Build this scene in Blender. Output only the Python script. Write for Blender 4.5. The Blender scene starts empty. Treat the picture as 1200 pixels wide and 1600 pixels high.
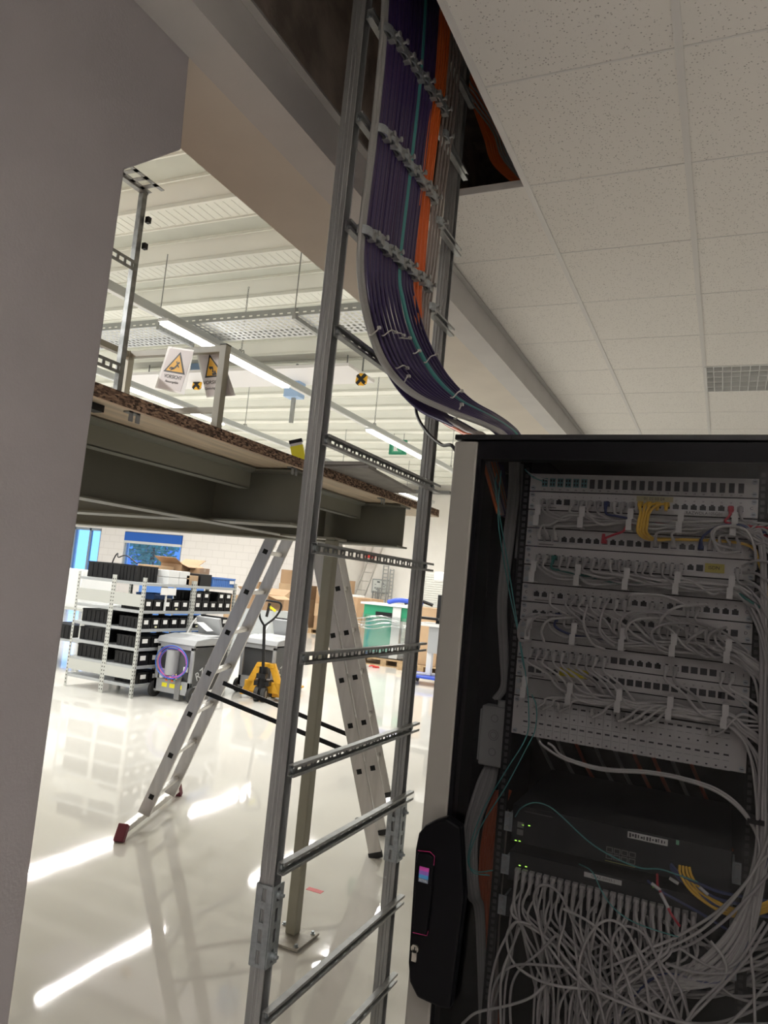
import bpy, math, random
from mathutils import Vector, Matrix
random.seed(7)
H = 1.65                                    # eye height; z below is measured from the eye, MB.build adds H
SC = bpy.context.scene
COL = SC.collection
# ---------------------------------------------------------------- camera, world, exposure
FP = 1153.0; PITCH = .0968; ROLL = .0951; YAW = .4395
_cy, _sy, _cp, _sp = math.cos(YAW), math.sin(YAW), math.cos(PITCH), math.sin(PITCH)
CF = Vector((-_sy*_cp, _cy*_cp, _sp)); _r = Vector((_cy, _sy, 0)); _u = _r.cross(CF)
CR = _r*math.cos(ROLL) + _u*math.sin(ROLL); CU = -_r*math.sin(ROLL) + _u*math.cos(ROLL)
cd = bpy.data.cameras.new('camera'); cam = bpy.data.objects.new('camera', cd); COL.objects.link(cam)
m3 = Matrix((CR, CU, -CF)).transposed(); cam.matrix_world = Matrix.Translation((0, 0, H)) @ m3.to_4x4()
cd.sensor_fit = 'VERTICAL'; cd.sensor_height = 36; cd.lens = FP/1600*36; cd.clip_start = .05; cd.clip_end = 200
SC.camera = cam
w = bpy.data.worlds.new('world'); SC.world = w; w.use_nodes = True
w.node_tree.nodes['Background'].inputs[0].default_value = (.22, .42, .85, 1)
w.node_tree.nodes['Background'].inputs[1].default_value = 2.4
SC.view_settings.view_transform = 'Standard'; SC.view_settings.look = 'None'
SC.view_settings.gamma = 1; SC.view_settings.use_curve_mapping = False
SC.view_settings.exposure = 0.5
HALL_W = 76          # watts of each lit hall luminaire
FILL_W = 24           # watts of each fill luminaire added behind the camera

def ray(x, y): return CF + CR*((x-600)/FP) + CU*((800-y)/FP)
def at(x, y, X=None, Y=None, Z=None):       # where the line of sight of a photo point meets a plane of the room
    d = ray(x, y)
    k = X/d.x if X is not None else (Y/d.y if Y is not None else Z/d.z)
    return d*k
# ---------------------------------------------------------------- materials
MATS = {}
def mat(name, col, rough=.5, metal=0, noise=0, nscale=20, bump=0, bscale=40, emit=0, trans=0, spec=.5, col2=None, stretch=None, coat=0):
    if name in MATS: return MATS[name]
    m = bpy.data.materials.new(name); m.use_nodes = True; MATS[name] = m
    nt = m.node_tree; b = nt.nodes['Principled BSDF']
    b.inputs['Base Color'].default_value = (*col, 1); b.inputs['Roughness'].default_value = rough
    b.inputs['Metallic'].default_value = metal; b.inputs['Specular IOR Level'].default_value = spec
    if coat: b.inputs['Coat Weight'].default_value = coat; b.inputs['Coat Roughness'].default_value = .06
    if emit: b.inputs['Emission Color'].default_value = (*col, 1); b.inputs['Emission Strength'].default_value = emit
    if trans: b.inputs['Transmission Weight'].default_value = trans
    if noise or bump:
        tc = nt.nodes.new('ShaderNodeTexCoord'); src = tc.outputs['Object']
        if stretch:
            mp = nt.nodes.new('ShaderNodeMapping'); mp.inputs['Scale'].default_value = stretch
            nt.links.new(src, mp.inputs[0]); src = mp.outputs[0]
    if noise:
        n = nt.nodes.new('ShaderNodeTexNoise'); n.inputs['Scale'].default_value = nscale; n.inputs['Detail'].default_value = 6
        mx = nt.nodes.new('ShaderNodeMix'); mx.data_type = 'RGBA'
        c2 = col2 or tuple(c*(1-noise) for c in col)
        mx.inputs[6].default_value = (*col, 1); mx.inputs[7].default_value = (*c2, 1)
        rp = nt.nodes.new('ShaderNodeValToRGB'); rp.color_ramp.elements[0].position = .38; rp.color_ramp.elements[1].position = .62
        nt.links.new(src, n.inputs['Vector']); nt.links.new(n.outputs[0], rp.inputs[0])
        nt.links.new(rp.outputs[0], mx.inputs[0]); nt.links.new(mx.outputs[2], b.inputs['Base Color'])
    if bump:
        n2 = nt.nodes.new('ShaderNodeTexNoise'); n2.inputs['Scale'].default_value = bscale; n2.inputs['Detail'].default_value = 4
        bp = nt.nodes.new('ShaderNodeBump'); bp.inputs['Strength'].default_value = bump; bp.inputs['Distance'].default_value = .02
        nt.links.new(src, n2.inputs['Vector']); nt.links.new(n2.outputs[0], bp.inputs['Height']); nt.links.new(bp.outputs[0], b.inputs['Normal'])
    return m
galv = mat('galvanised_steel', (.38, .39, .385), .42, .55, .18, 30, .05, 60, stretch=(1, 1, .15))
galv_dark = mat('galvanised_dark_zinc', (.24, .25, .25), .42, .85, .3, 25)  # darker zinc for the second ladder, cleat troughs and hook ropes
galv_blue = mat('zinc_plated_steel', (.42, .46, .48), .42, .7, .2, 60)
steel_hole = mat('black_void', (.008, .008, .008), .8)
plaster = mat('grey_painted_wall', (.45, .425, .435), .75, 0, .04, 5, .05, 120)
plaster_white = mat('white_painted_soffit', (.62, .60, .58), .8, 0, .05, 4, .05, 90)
concrete = mat('raw_concrete', (.55, .46, .39), .9, 0, .4, 6, .2, 30)
hallwhite = mat('hall_white_wall', (.88, .85, .80), .7, 0, .03, 3)
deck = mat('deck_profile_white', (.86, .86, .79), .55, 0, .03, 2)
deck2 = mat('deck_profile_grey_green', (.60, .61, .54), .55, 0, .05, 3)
steelpaint = mat('olive_grey_painted_steel', (.20, .195, .155), .45, 0, .08, 4)
postpaint = mat('beige_grey_painted_steel', (.30, .285, .22), .4, 0, .06, 8)
railpaint = mat('grey_beige_rail_paint', (.33, .32, .26), .4)
plywood = mat('pale_plywood', (.88, .72, .52), .6, 0, .2, 3, stretch=(12, 1, 1))
alu = mat('brushed_aluminium', (.62, .60, .57), .36, .75, .12, 30, stretch=(1, 1, .1))
aludark = mat('dull_aluminium_back', (.42, .41, .39), .45, .6, .15, 30)
blackpl = mat('black_plastic', (.010, .010, .011), .4, spec=.3)
blackgloss = mat('black_gloss_enamel', (.004, .004, .005), .3, spec=.08)
cabgrey = mat('light_grey_powder_coat', (.21, .20, .18), .5)
cabblack = mat('cabinet_black_interior', (.006, .006, .007), .6, spec=.2)
rackplate = mat('rack_panel_grey', (.55, .53, .51), .4, .25, .06, 12)
bracketm = mat('bracket_light_grey', (.62, .61, .58), .5)
portdark = mat('port_black', (.012, .012, .012), .5)
portrim = mat('port_metal_rim', (.6, .6, .6), .3, .8)
cgrey = mat('grey_cable_jacket', (.40, .385, .37), .45)
cgrey2 = mat('light_grey_cable_jacket', (.50, .485, .46), .45)
cgreyb = mat('thick_grey_cable_jacket', (.33, .33, .315), .45)
cpurple = [mat('purple_cable_jacket_%s' % n, c, .38) for n, c in (('dark', (.036, .021, .092)), ('mid', (.048, .028, .115)), ('warm', (.062, .032, .098)))]
cteal = mat('teal_cable_jacket', (.07, .33, .31), .4)
corange = mat('orange_cable_jacket', (.72, .15, .03), .4)
cbrown = mat('taupe_cable_jacket', (.27, .23, .21), .45)
cyellow = mat('yellow_cable_jacket', (.78, .48, .04), .4)
cblue = mat('dark_blue_cable_jacket', (.03, .05, .16), .4)
cred = mat('red_cable_jacket', (.55, .04, .06), .4)
cblack = mat('black_cable_jacket', (.012, .012, .012), .4)
ctie = mat('clear_white_nylon', (.62, .62, .58), .4)
card = mat('brown_cardboard', (.38, .24, .135), .75, 0, .12, 3)
card2 = mat('pale_cardboard', (.47, .32, .19), .75, 0, .12, 3)
palletw = mat('pallet_wood', (.48, .33, .18), .8, 0, .3, 12)
white = mat('white_paper', (.82, .82, .80), .6)
whitepl = mat('white_plastic', (.70, .71, .70), .4)
shelfm = mat('grey_white_shelf_steel', (.50, .51, .48), .4, .2)
shelfg = mat('grey_shelf_edge', (.42, .44, .45), .4, .4)
bluebin = mat('blue_plastic_bin', (.07, .19, .52), .45)
blue2 = mat('blue_dolly_plastic', (.03, .08, .50), .4)
yellowp = mat('yellow_truck_paint', (.82, .42, .02), .4, 0, .1, 20)
yellowlab = mat('yellow_sticker', (.85, .78, .03), .5)
rubber = mat('black_rubber', (.03, .03, .03), .7)
cartgrey = mat('dark_grey_machine_body', (.065, .068, .072), .45)
cartlight = mat('light_grey_machine_panel', (.36, .37, .38), .45)
greenm = mat('green_painted_machine', (.02, .30, .15), .45)
redm = mat('red_plastic', (.65, .04, .03), .5)
maroon = mat('maroon_rubber_foot', (.20, .04, .06), .6)
blindblue = mat('blue_roller_blind', (.02, .13, .55), .7)
frameblue = mat('blue_grey_window_frame', (.30, .36, .42), .5)
signy = mat('warning_yellow', (.90, .48, .02), .5)
signk = mat('sign_black', (.01, .01, .01), .5)
tube = mat('lit_tube', (1, .97, .90), .5, emit=7)
ledg = mat('green_led', (.45, 1, .10), .5, emit=2.2)
textdark = mat('dark_print', (.03, .03, .03), .6)
portcol = mat('label_yellow_tape', (.55, .47, .08), .5)

def chip_mat():
    m = bpy.data.materials.new('chipboard_edge'); m.use_nodes = True; nt = m.node_tree; b = nt.nodes['Principled BSDF']
    tc = nt.nodes.new('ShaderNodeTexCoord'); v = nt.nodes.new('ShaderNodeTexVoronoi'); v.inputs['Scale'].default_value = 150
    mp = nt.nodes.new('ShaderNodeMapping'); mp.inputs['Scale'].default_value = (1, .5, 1.4)
    r = nt.nodes.new('ShaderNodeValToRGB'); e = r.color_ramp.elements
    e[0].color = (.03, .018, .012, 1); e[1].color = (.48, .32, .21, 1); e.new(.5).color = (.20, .12, .08, 1)
    nt.links.new(tc.outputs['Object'], mp.inputs[0]); nt.links.new(mp.outputs[0], v.inputs['Vector'])
    s = nt.nodes.new('ShaderNodeSeparateColor'); nt.links.new(v.outputs['Color'], s.inputs[0]); nt.links.new(s.outputs[0], r.inputs[0])
    nt.links.new(r.outputs[0], b.inputs['Base Color']); b.inputs['Roughness'].default_value = .85
    return m
chip = chip_mat()

def floor_mat():
    m = mat('polished_cream_resin_floor', (.72, .705, .655), .10, 0, .05, .8)
    nt = m.node_tree; b = nt.nodes['Principled BSDF']
    tc = nt.nodes.new('ShaderNodeTexCoord')
    n = nt.nodes.new('ShaderNodeTexNoise'); n.inputs['Scale'].default_value = 1.6; n.inputs['Detail'].default_value = 2.5
    bp = nt.nodes.new('ShaderNodeBump'); bp.inputs['Strength'].default_value = .05; bp.inputs['Distance'].default_value = .012
    nt.links.new(tc.outputs['Object'], n.inputs['Vector']); nt.links.new(n.outputs[0], bp.inputs['Height']); nt.links.new(bp.outputs[0], b.inputs['Normal'])
    n2 = nt.nodes.new('ShaderNodeTexNoise'); n2.inputs['Scale'].default_value = 2.2
    mr = nt.nodes.new('ShaderNodeMapRange'); mr.inputs[3].default_value = .015; mr.inputs[4].default_value = .07
    nt.links.new(tc.outputs['Object'], n2.inputs['Vector']); nt.links.new(n2.outputs[0], mr.inputs[0]); nt.links.new(mr.outputs[0], b.inputs['Roughness'])
    b.inputs['Specular IOR Level'].default_value = .6
    return m
def tile_mat():
    m = bpy.data.materials.new('mineral_fibre_tile'); m.use_nodes = True; nt = m.node_tree; b = nt.nodes['Principled BSDF']
    b.inputs['Roughness'].default_value = .9; b.inputs['Specular IOR Level'].default_value = .2
    tc = nt.nodes.new('ShaderNodeTexCoord')
    v = nt.nodes.new('ShaderNodeTexVoronoi'); v.inputs['Scale'].default_value = 90
    wn = nt.nodes.new('ShaderNodeTexNoise'); wn.inputs['Scale'].default_value = 38; wn.inputs['Detail'].default_value = 2
    r = nt.nodes.new('ShaderNodeValToRGB'); e = r.color_ramp.elements; e[0].position = .17; e[1].position = .26
    e[0].color = (0, 0, 0, 1); e[1].color = (1, 1, 1, 1)
    r2 = nt.nodes.new('ShaderNodeValToRGB'); f = r2.color_ramp.elements; f[0].position = .52; f[1].position = .60
    f[0].color = (0, 0, 0, 1); f[1].color = (1, 1, 1, 1)
    mxm = nt.nodes.new('ShaderNodeMath'); mxm.operation = 'MAXIMUM'
    c = nt.nodes.new('ShaderNodeMix'); c.data_type = 'RGBA'; c.inputs[6].default_value = (.46, .43, .40, 1); c.inputs[7].default_value = (.87, .84, .79, 1)
    for nd in (v, wn): nt.links.new(tc.outputs['Object'], nd.inputs['Vector'])
    nt.links.new(v.outputs['Distance'], r.inputs[0]); nt.links.new(wn.outputs[0], r2.inputs[0])
    nt.links.new(r.outputs[0], mxm.inputs[0]); nt.links.new(r2.outputs[0], mxm.inputs[1])
    nt.links.new(mxm.outputs[0], c.inputs[0]); nt.links.new(c.outputs[2], b.inputs['Base Color'])
    bp = nt.nodes.new('ShaderNodeBump'); bp.inputs['Strength'].default_value = .35; bp.inputs['Distance'].default_value = .004
    nt.links.new(mxm.outputs[0], bp.inputs['Height']); nt.links.new(bp.outputs[0], b.inputs['Normal'])
    return m
def brick_mat():
    m = bpy.data.materials.new('white_painted_block_wall'); m.use_nodes = True; nt = m.node_tree; b = nt.nodes['Principled BSDF']
    tc = nt.nodes.new('ShaderNodeTexCoord'); mp = nt.nodes.new('ShaderNodeMapping'); mp.inputs['Rotation'].default_value = (math.pi/2, 0, 0)
    br = nt.nodes.new('ShaderNodeTexBrick'); br.inputs['Color1'].default_value = (.90, .86, .83, 1); br.inputs['Color2'].default_value = (.88, .84, .81, 1)
    br.inputs['Mortar'].default_value = (.80, .76, .73, 1); br.inputs['Scale'].default_value = 1; br.inputs['Brick Width'].default_value = .5
    br.inputs['Row Height'].default_value = .25; br.inputs['Mortar Size'].default_value = .012
    nt.links.new(tc.outputs['Object'], mp.inputs[0]); nt.links.new(mp.outputs[0], br.inputs[0]); nt.links.new(br.outputs[0], b.inputs['Base Color'])
    b.inputs['Roughness'].default_value = .6
    return m
def glass_mat(name, tint, gl=.045, rough=.02):
    m = bpy.data.materials.new(name); m.use_nodes = True; nt = m.node_tree; nt.nodes.clear()
    o = nt.nodes.new('ShaderNodeOutputMaterial'); t = nt.nodes.new('ShaderNodeBsdfTransparent'); t.inputs[0].default_value = (*tint, 1)
    g = nt.nodes.new('ShaderNodeBsdfGlossy'); g.inputs['Roughness'].default_value = rough; mx = nt.nodes.new('ShaderNodeMixShader')
    mx.inputs[0].default_value = gl
    nt.links.new(t.outputs[0], mx.inputs[1]); nt.links.new(g.outputs[0], mx.inputs[2]); nt.links.new(mx.outputs[0], o.inputs[0])
    return m
smoke = glass_mat('smoked_glass', (.70, .70, .71), .012)
clearg = glass_mat('clear_window_glass', (.75, .88, 1.0), .08)
film = glass_mat('clear_stretch_film', (.90, .92, .92), .22, .15)

# ---------------------------------------------------------------- mesh helpers
class MB:
    def __init__(s): s.v = []; s.f = []; s.sm = []
    def add(s, vs, fs, smooth=False):
        o = len(s.v); s.v += [tuple(v) for v in vs]; s.f += [tuple(i+o for i in f) for f in fs]; s.sm += [smooth]*len(fs); return s
    def box(s, x0, x1, y0, y1, z0, z1, M=None):
        vs = [Vector((x, y, z)) for z in (z0, z1) for y in (y0, y1) for x in (x0, x1)]
        if M: vs = [M @ v for v in vs]
        return s.add(vs, [(0, 2, 3, 1), (4, 5, 7, 6), (0, 1, 5, 4), (2, 6, 7, 3), (0, 4, 6, 2), (1, 3, 7, 5)])
    def bar(s, p0, p1, wd, ht, up=(0, 0, 1)):     # rectangular bar from p0 to p1, wd sideways, ht along up
        p0 = Vector(p0); p1 = Vector(p1); d = (p1-p0).normalized(); sd = d.cross(Vector(up)).normalized(); u = sd.cross(d)
        vs = [p + sd*a*wd/2 + u*b*ht/2 for p in (p0, p1) for a, b in ((-1, -1), (1, -1), (1, 1), (-1, 1))]
        return s.add(vs, [(0, 1, 2, 3), (7, 6, 5, 4), (0, 4, 5, 1), (1, 5, 6, 2), (2, 6, 7, 3), (3, 7, 4, 0)])
    def prism(s, poly, fn, a, b):                 # poly of (u,v), fn(u,v,w)->xyz, extruded w from a to b
        n = len(poly); vs = [fn(u, v, a) for u, v in poly] + [fn(u, v, b) for u, v in poly]
        fs = [tuple(range(n-1, -1, -1)), tuple(range(n, 2*n))] + [(i, (i+1) % n, n+(i+1) % n, n+i) for i in range(n)]
        return s.add(vs, fs)
    def tube(s, pts, r, n=8, caps=True):
        pts = [Vector(p) for p in pts]; rings = []; nrm = None
        for i, p in enumerate(pts):
            t = (pts[min(i+1, len(pts)-1)] - pts[max(i-1, 0)])
            if t.length < 1e-9: t = Vector((0, 0, 1))
            t.normalize()
            if nrm is None: nrm = t.orthogonal().normalized()
            nrm = (nrm - t*nrm.dot(t)); nrm = nrm.normalized() if nrm.length > 1e-6 else t.orthogonal().normalized()
            bn = t.cross(nrm); rr = r[i] if isinstance(r, (list, tuple)) else r
            rings.append([p + (nrm*math.cos(2*math.pi*k/n) + bn*math.sin(2*math.pi*k/n))*rr for k in range(n)])
        vs = [v for g in rings for v in g]
        fs = [(i*n+k, i*n+(k+1) % n, (i+1)*n+(k+1) % n, (i+1)*n+k) for i in range(len(pts)-1) for k in range(n)]
        s.add(vs, fs, True)
        if caps: s.add(rings[0], [tuple(range(n-1, -1, -1))]); s.add(rings[-1], [tuple(range(n))])
        return s
    def cyl(s, p0, p1, r, n=16): return s.tube([p0, p1], r, n)
    def build(s, name, m, parent=None, bevel=0, **k):
        me = bpy.data.meshes.new(name); o = bpy.data.objects.new(name, me)
        if parent:
            base = Vector((0, 0, 0)); q = parent
            while q: base = base + q.location; q = q.parent
        else:
            xs = [v[0] for v in s.v]; ys = [v[1] for v in s.v]; zs = [v[2] for v in s.v]
            base = Vector(((min(xs)+max(xs))/2, (min(ys)+max(ys))/2, min(zs)+H)); o.location = base
        me.from_pydata([(v[0]-base.x, v[1]-base.y, v[2]+H-base.z) for v in s.v], [], s.f); me.materials.append(m)
        me.polygons.foreach_set('use_smooth', s.sm); me.update()
        COL.objects.link(o)
        if parent: o.parent = parent
        if bevel:
            b = o.modifiers.new('bevel', 'BEVEL'); b.width = bevel; b.segments = 2; b.limit_method = 'ANGLE'
        return tag(o, **k)
def tag(o, label=None, cat=None, group=None, kind=None):
    for n, v in (('label', label), ('category', cat), ('group', group), ('kind', kind)):
        if v: o[n] = v
    return o
def thing(name, label, cat, loc, group=None):
    o = bpy.data.objects.new(name, None); COL.objects.link(o); o.empty_display_size = .05
    o.location = (loc[0], loc[1], loc[2]+H); return tag(o, label, cat, group)
KIDS = {}
def kids(o): return [c for c in COL.objects if c.parent == o]
def copy_tree(o, parent=None):
    c = o.copy(); COL.objects.link(c); c.parent = parent
    for ch in kids(o): copy_tree(ch, c)
    return c
def dup(o, loc, rz=0, label=None, group=None):
    c = copy_tree(o); c.location = (loc[0], loc[1], loc[2]+H); c.rotation_euler = (0, 0, rz)
    if label: c['label'] = label
    if group: c['group'] = group
    return c
def spl(pts, n=8):                                # Catmull-Rom through the points
    P = [Vector(p) for p in pts]; P = [P[0]*2-P[1]] + P + [P[-1]*2-P[-2]]; out = []
    for i in range(1, len(P)-2):
        a, b, c, d = P[i-1:i+3]
        for k in range(n):
            t = k/n; out.append(.5*((2*b) + (c-a)*t + (2*a-5*b+4*c-d)*t*t + (3*b-a-3*c+d)*t*t*t))
    out.append(P[-2]); return out
def cable(name, pts, r, m, n=7, parent=None, seg=8, **k):
    return MB().tube(spl(pts, seg), r, n).build(name, m, parent, **k)
def text(name, body, size, m, M, parent=None, depth=.0006, **k):   # M maps text plane (x right, y up, z out) to room coords (z from the eye)
    cu = bpy.data.curves.new('t', 'FONT'); cu.body = body; cu.size = size; cu.extrude = depth; cu.align_x = 'CENTER'; cu.align_y = 'CENTER'
    cu.resolution_u = 3
    o = bpy.data.objects.new('t', cu); COL.objects.link(o)
    dg = bpy.context.evaluated_depsgraph_get(); me = bpy.data.meshes.new_from_object(o.evaluated_get(dg))
    bm = MB(); bm.add([M @ v.co for v in me.vertices], [tuple(p.vertices) for p in me.polygons])
    bpy.data.objects.remove(o); bpy.data.curves.remove(cu); bpy.data.meshes.remove(me)
    return bm.build(name, m, parent, **k)
def frame(o, x, y):                                # matrix from origin, x-axis and y-axis directions
    x = Vector(x).normalized(); y = Vector(y); y = (y - x*y.dot(x)).normalized(); z = x.cross(y)
    return Matrix.Translation(o) @ Matrix((x, y, z)).transposed().to_4x4()
ST = dict(kind='structure')
# ================================================================ THE SETTING
XW = -1.53; XO = -1.88                         # the near wall, room side and hall side
CZ = 1.68; BZ = 1.511; HZ = 3.3                # office ceiling, beam soffit, hall deck (from the eye)
MB().box(-30, 3.2, -4, 26, -H-.1, -H).build('floor', floor_mat(), **ST)
# wall segment with the sloped bracket at its head, then the beam along the wide opening
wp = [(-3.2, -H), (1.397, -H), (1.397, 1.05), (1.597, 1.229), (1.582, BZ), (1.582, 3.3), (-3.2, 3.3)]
MB().prism(wp, lambda u, v, q: (q, u, v), XO, XW).build('wall_left', plaster, bevel=.006, **ST)
MB().box(XO, XW, 1.582, 10.0, BZ, 3.3).build('wall_beam', mat('beam_paint', (.68, .62, .54), .8, 0, .05, 3, .05, 60), **ST)
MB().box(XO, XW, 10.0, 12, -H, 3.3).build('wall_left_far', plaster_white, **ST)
m = MB(); m.box(XW, -1.375, -3.2, 12, BZ, BZ+.02); m.box(-1.395, -1.375, -3.2, 12, BZ+.02, CZ-.012); m.build('trim_1', plaster_white, **ST)
m = MB()
m.box(-1.3745, -1.345, -3.2, 12, CZ-.012, CZ-.006); m.box(-1.3745, -1.371, -3.2, 12, CZ-.006, CZ+.03)
m.build('trim_2', mat('ceiling_edge_angle', (.50, .48, .46), .5), **ST)
m = MB(); m.box(-1.529, -1.505, -3.2, 12, CZ+.03, 2.7)
m.build('wall_plenum_side', concrete, **ST)
MB().box(-1.53, 3.1, -3.2, 12, 2.7, 2.85).build('wall_slab', concrete, **ST)
MB().box(-1.53, 3.2, 12, 12.2, -H, 2.85).build('wall_far', plaster_white, **ST)
MB().box(-1.53, 3.2, -3.4, -3.2, -H, 2.85).build('wall_rear', plaster_white, **ST)
MB().box(3.0, 3.2, -3.2, 12, -H, 2.85).build('wall_right', plaster_white, **ST)
# office ceiling: tiles of 625 mm in an exposed grid; the tiles where the ladder rises are lifted out
TX = [-1.372, -.815, -.20, .425, 1.05, 1.675, 2.3, 3.0]
TY = [2.186 + .6275*k for k in range(-9, 16)]
tm = tile_mat(); tiles = MB(); LUMI = [(3, 5.335), (3, -1.579), (4, .3), (5, 2.813)]
lum = []
for i in range(len(TX)-1):
    for j in range(len(TY)-1):
        x0, x1, y0, y1 = TX[i], TX[i+1], TY[j], TY[j+1]
        if i == 0 and j in (4, 5, 6, 7, 8, 9): continue       # open field above the ladder
        if (i == 2 and abs(y0-5.324) < .1) or (i in (2, 4) and j in (1, 4)) : lum.append((x0, x1, y0, y1)); continue
        tiles.box(x0+.004, x1-.004, y0+.004, y1-.004, CZ, CZ+.015)
tiles.build('ceiling', tm, bevel=0, **ST)
g = MB()
for x in TX[1:-1]: g.box(x-.012, x+.012, -3.2, 12, CZ-.004, CZ+.03)
for y in TY: g.box(-.815 if -.9 < y < 2.4 else -1.37, 3.0, y-.0035, y+.0035, CZ-.0015, CZ+.03)
g.build('ceiling_grid', mat('ceiling_grid_white', (.76, .74, .71), .5), **ST)
# the hall
m = MB(); P = 1.02; prof = []
y = -4.2
while y < 22.5:
    prof += [(y, 0), (y+.38*P, 0), (y+.46*P, .16), (y+.92*P, .16)]; y += P
bb = MB()
for k in range(len(prof)-1):
    (y0, z0), (y1, z1) = prof[k], prof[k+1]
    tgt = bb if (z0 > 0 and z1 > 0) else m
    tgt.add([(-30, y0, HZ+z0), (XO, y0, HZ+z0), (XO, y1, HZ+z1), (-30, y1, HZ+z1)], [(0, 1, 2, 3)])
for k in range(0, len(prof), 4):               # lips and micro ribs of each trough
    y0 = prof[k][0]
    m.box(-30, XO, y0-.012, y0+.022, HZ-.035, HZ); m.box(-30, XO, y0+.34*P, y0+.355*P, HZ-.018, HZ)
    m.box(-30, XO, y0+.50*P, y0+.515*P, HZ+.13, HZ+.16); m.box(-30, XO, y0+.86*P, y0+.875*P, HZ+.13, HZ+.16)
    if 3 < y0 < 9:
        for q in range(110): m.box(-12+q*.095, -11.975+q*.095, y0+.03, y0+.33*P, HZ-.004, HZ)
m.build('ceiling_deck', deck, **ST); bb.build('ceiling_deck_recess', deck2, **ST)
MB().box(-30.2, -1.5, -4.4, 24.5, HZ+.3, HZ+.4).build('ceiling_roof', deck, **ST)
bw = brick_mat()
YB = 20.5
W1 = (-19.98, -17.30, -.75, 1.02); W2 = (-22.6, -21.15, -1.4, 1.05)
m = MB()
m.box(-30, W2[0], YB, YB+.3, -H, HZ+.3); m.box(W2[1], W1[0], YB, YB+.3, -H, HZ+.3); m.box(W1[1], -10.9, YB, YB+.3, -H, HZ+.3)
for W in (W1, W2): m.box(W[0], W[1], YB, YB+.3, -H, W[2]); m.box(W[0], W[1], YB, YB+.3, W[3], HZ+.3)
m.build('wall_hall_back', bw, **ST)
MB().box(-10.9, -10.88, YB, 22, -H, HZ+.3).build('wall_hall_return', hallwhite, **ST)
MB().box(-11.0, -1.5, 22, 22.3, -H, HZ+.3).build('wall_hall_end', hallwhite, **ST)
MB().box(-30.2, -30, -4.4, 24.5, -H, HZ+.3).build('wall_hall_left', hallwhite, **ST)
MB().box(-30, XO, -4.4, -4.2, -H, HZ+.3).build('wall_hall_front', hallwhite, **ST)
MB().box(XO, XW, 12, 22.4, -H, HZ+.3).build('wall_hall_right', hallwhite, **ST)
MB().box(XO, XW, -4.4, 12, 3.3, HZ+.3).build('wall_hall_upper', hallwhite, **ST)
def window(n, W, mull):
    m = MB(); x0, x1, z0, z1 = W; f = .09
    m.box(x0, x0+f, YB+.05, YB+.15, z0, z1); m.box(x1-f, x1, YB+.05, YB+.15, z0, z1)
    m.box(x0, x1, YB+.05, YB+.15, z0, z0+f); m.box(x0, x1, YB+.05, YB+.15, z1-f, z1)
    for x in mull: m.box(x-.04, x+.04, YB+.05, YB+.15, z0, z1)
    o = m.build('window_%d' % n, frameblue, **ST)
    MB().box(x0+f, x1-f, YB+.095, YB+.105, z0+f, z1-f).build('pane', clearg, o)
    return o
w1 = window(1, W1, []); w2 = window(2, W2, [-21.75])
MB().box(W1[0]+.02, W1[1]-.02, YB-.03, YB+.02, W1[3]-.33, W1[3]-.02).build('roller_blind', blindblue, w1)
MB().box(W1[0]+.02, W1[1]-.02, YB-.04, YB+.03, W1[3]-.42, W1[3]-.33).build('blind_bar', whitepl, w1)
m = MB()
for k in range(9): m.box(W1[0]+.1, W1[1]-.1, YB+.02, YB+.045, .45-.1*k, .455-.1*k)
m.build('blind_slats', frameblue, w1)
# outside the windows: a blue evening facade and a tree
MB().box(-60, 0, YB+.35, 60, -H-.2, -H-.1).box(-60, -10.9, YB+.35, 60, -H-.1, -H-.05).build('ground', mat('outdoor_paving', (.2, .24, .3), .8), **ST)
m = MB(); m.box(-34, -22, 34, 36, -H-.05, 9)
fac = m.build('building', mat('blue_evening_facade', (.25, .45, .85), .5, 0, .3, 1.5), label='blue building seen through the hall window, behind the tree', cat='building')
m = MB()
for k in range(9): m.box(-33+k*1.25, -32.3+k*1.25, 33.95, 34, .3, 6)
m.build('window', mat('pale_blue_facade_glass', (.35, .55, .85), .2), fac)
def tree(x, y, r, lab):
    t = thing('tree', lab, 'tree', (x, y, -H-.05))
    MB().tube([(x, y, -H-.05), (x+.05, y, .2), (x, y, 1.2)], [.13, .1, .05], 8).build('trunk', mat('bark', (.12, .09, .06), .9), t)
    m = MB(); rng = random.Random(3)
    for k in range(900):
        a, b, q = rng.uniform(0, 6.28), rng.uniform(-1, 1), rng.random()**.4*r
        c = Vector((x+q*math.cos(a)*math.sqrt(1-b*b), y+q*math.sin(a)*math.sqrt(1-b*b), .9+q*b*1.1))
        d = Vector((rng.uniform(-1, 1), rng.uniform(-1, 1), rng.uniform(-1, 1))).normalized(); e = d.orthogonal()
        m.add([c+d*.12, c+e*.06, c-d*.12, c-e*.06], [(0, 1, 2, 3)])
    m.build('foliage', mat('leaf_green', (.22, .55, .34), .6, 0, .4, 3), t)
tree(-24.5, 27, 1.3, 'leafy green tree outside the blue-blinded hall window')

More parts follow.
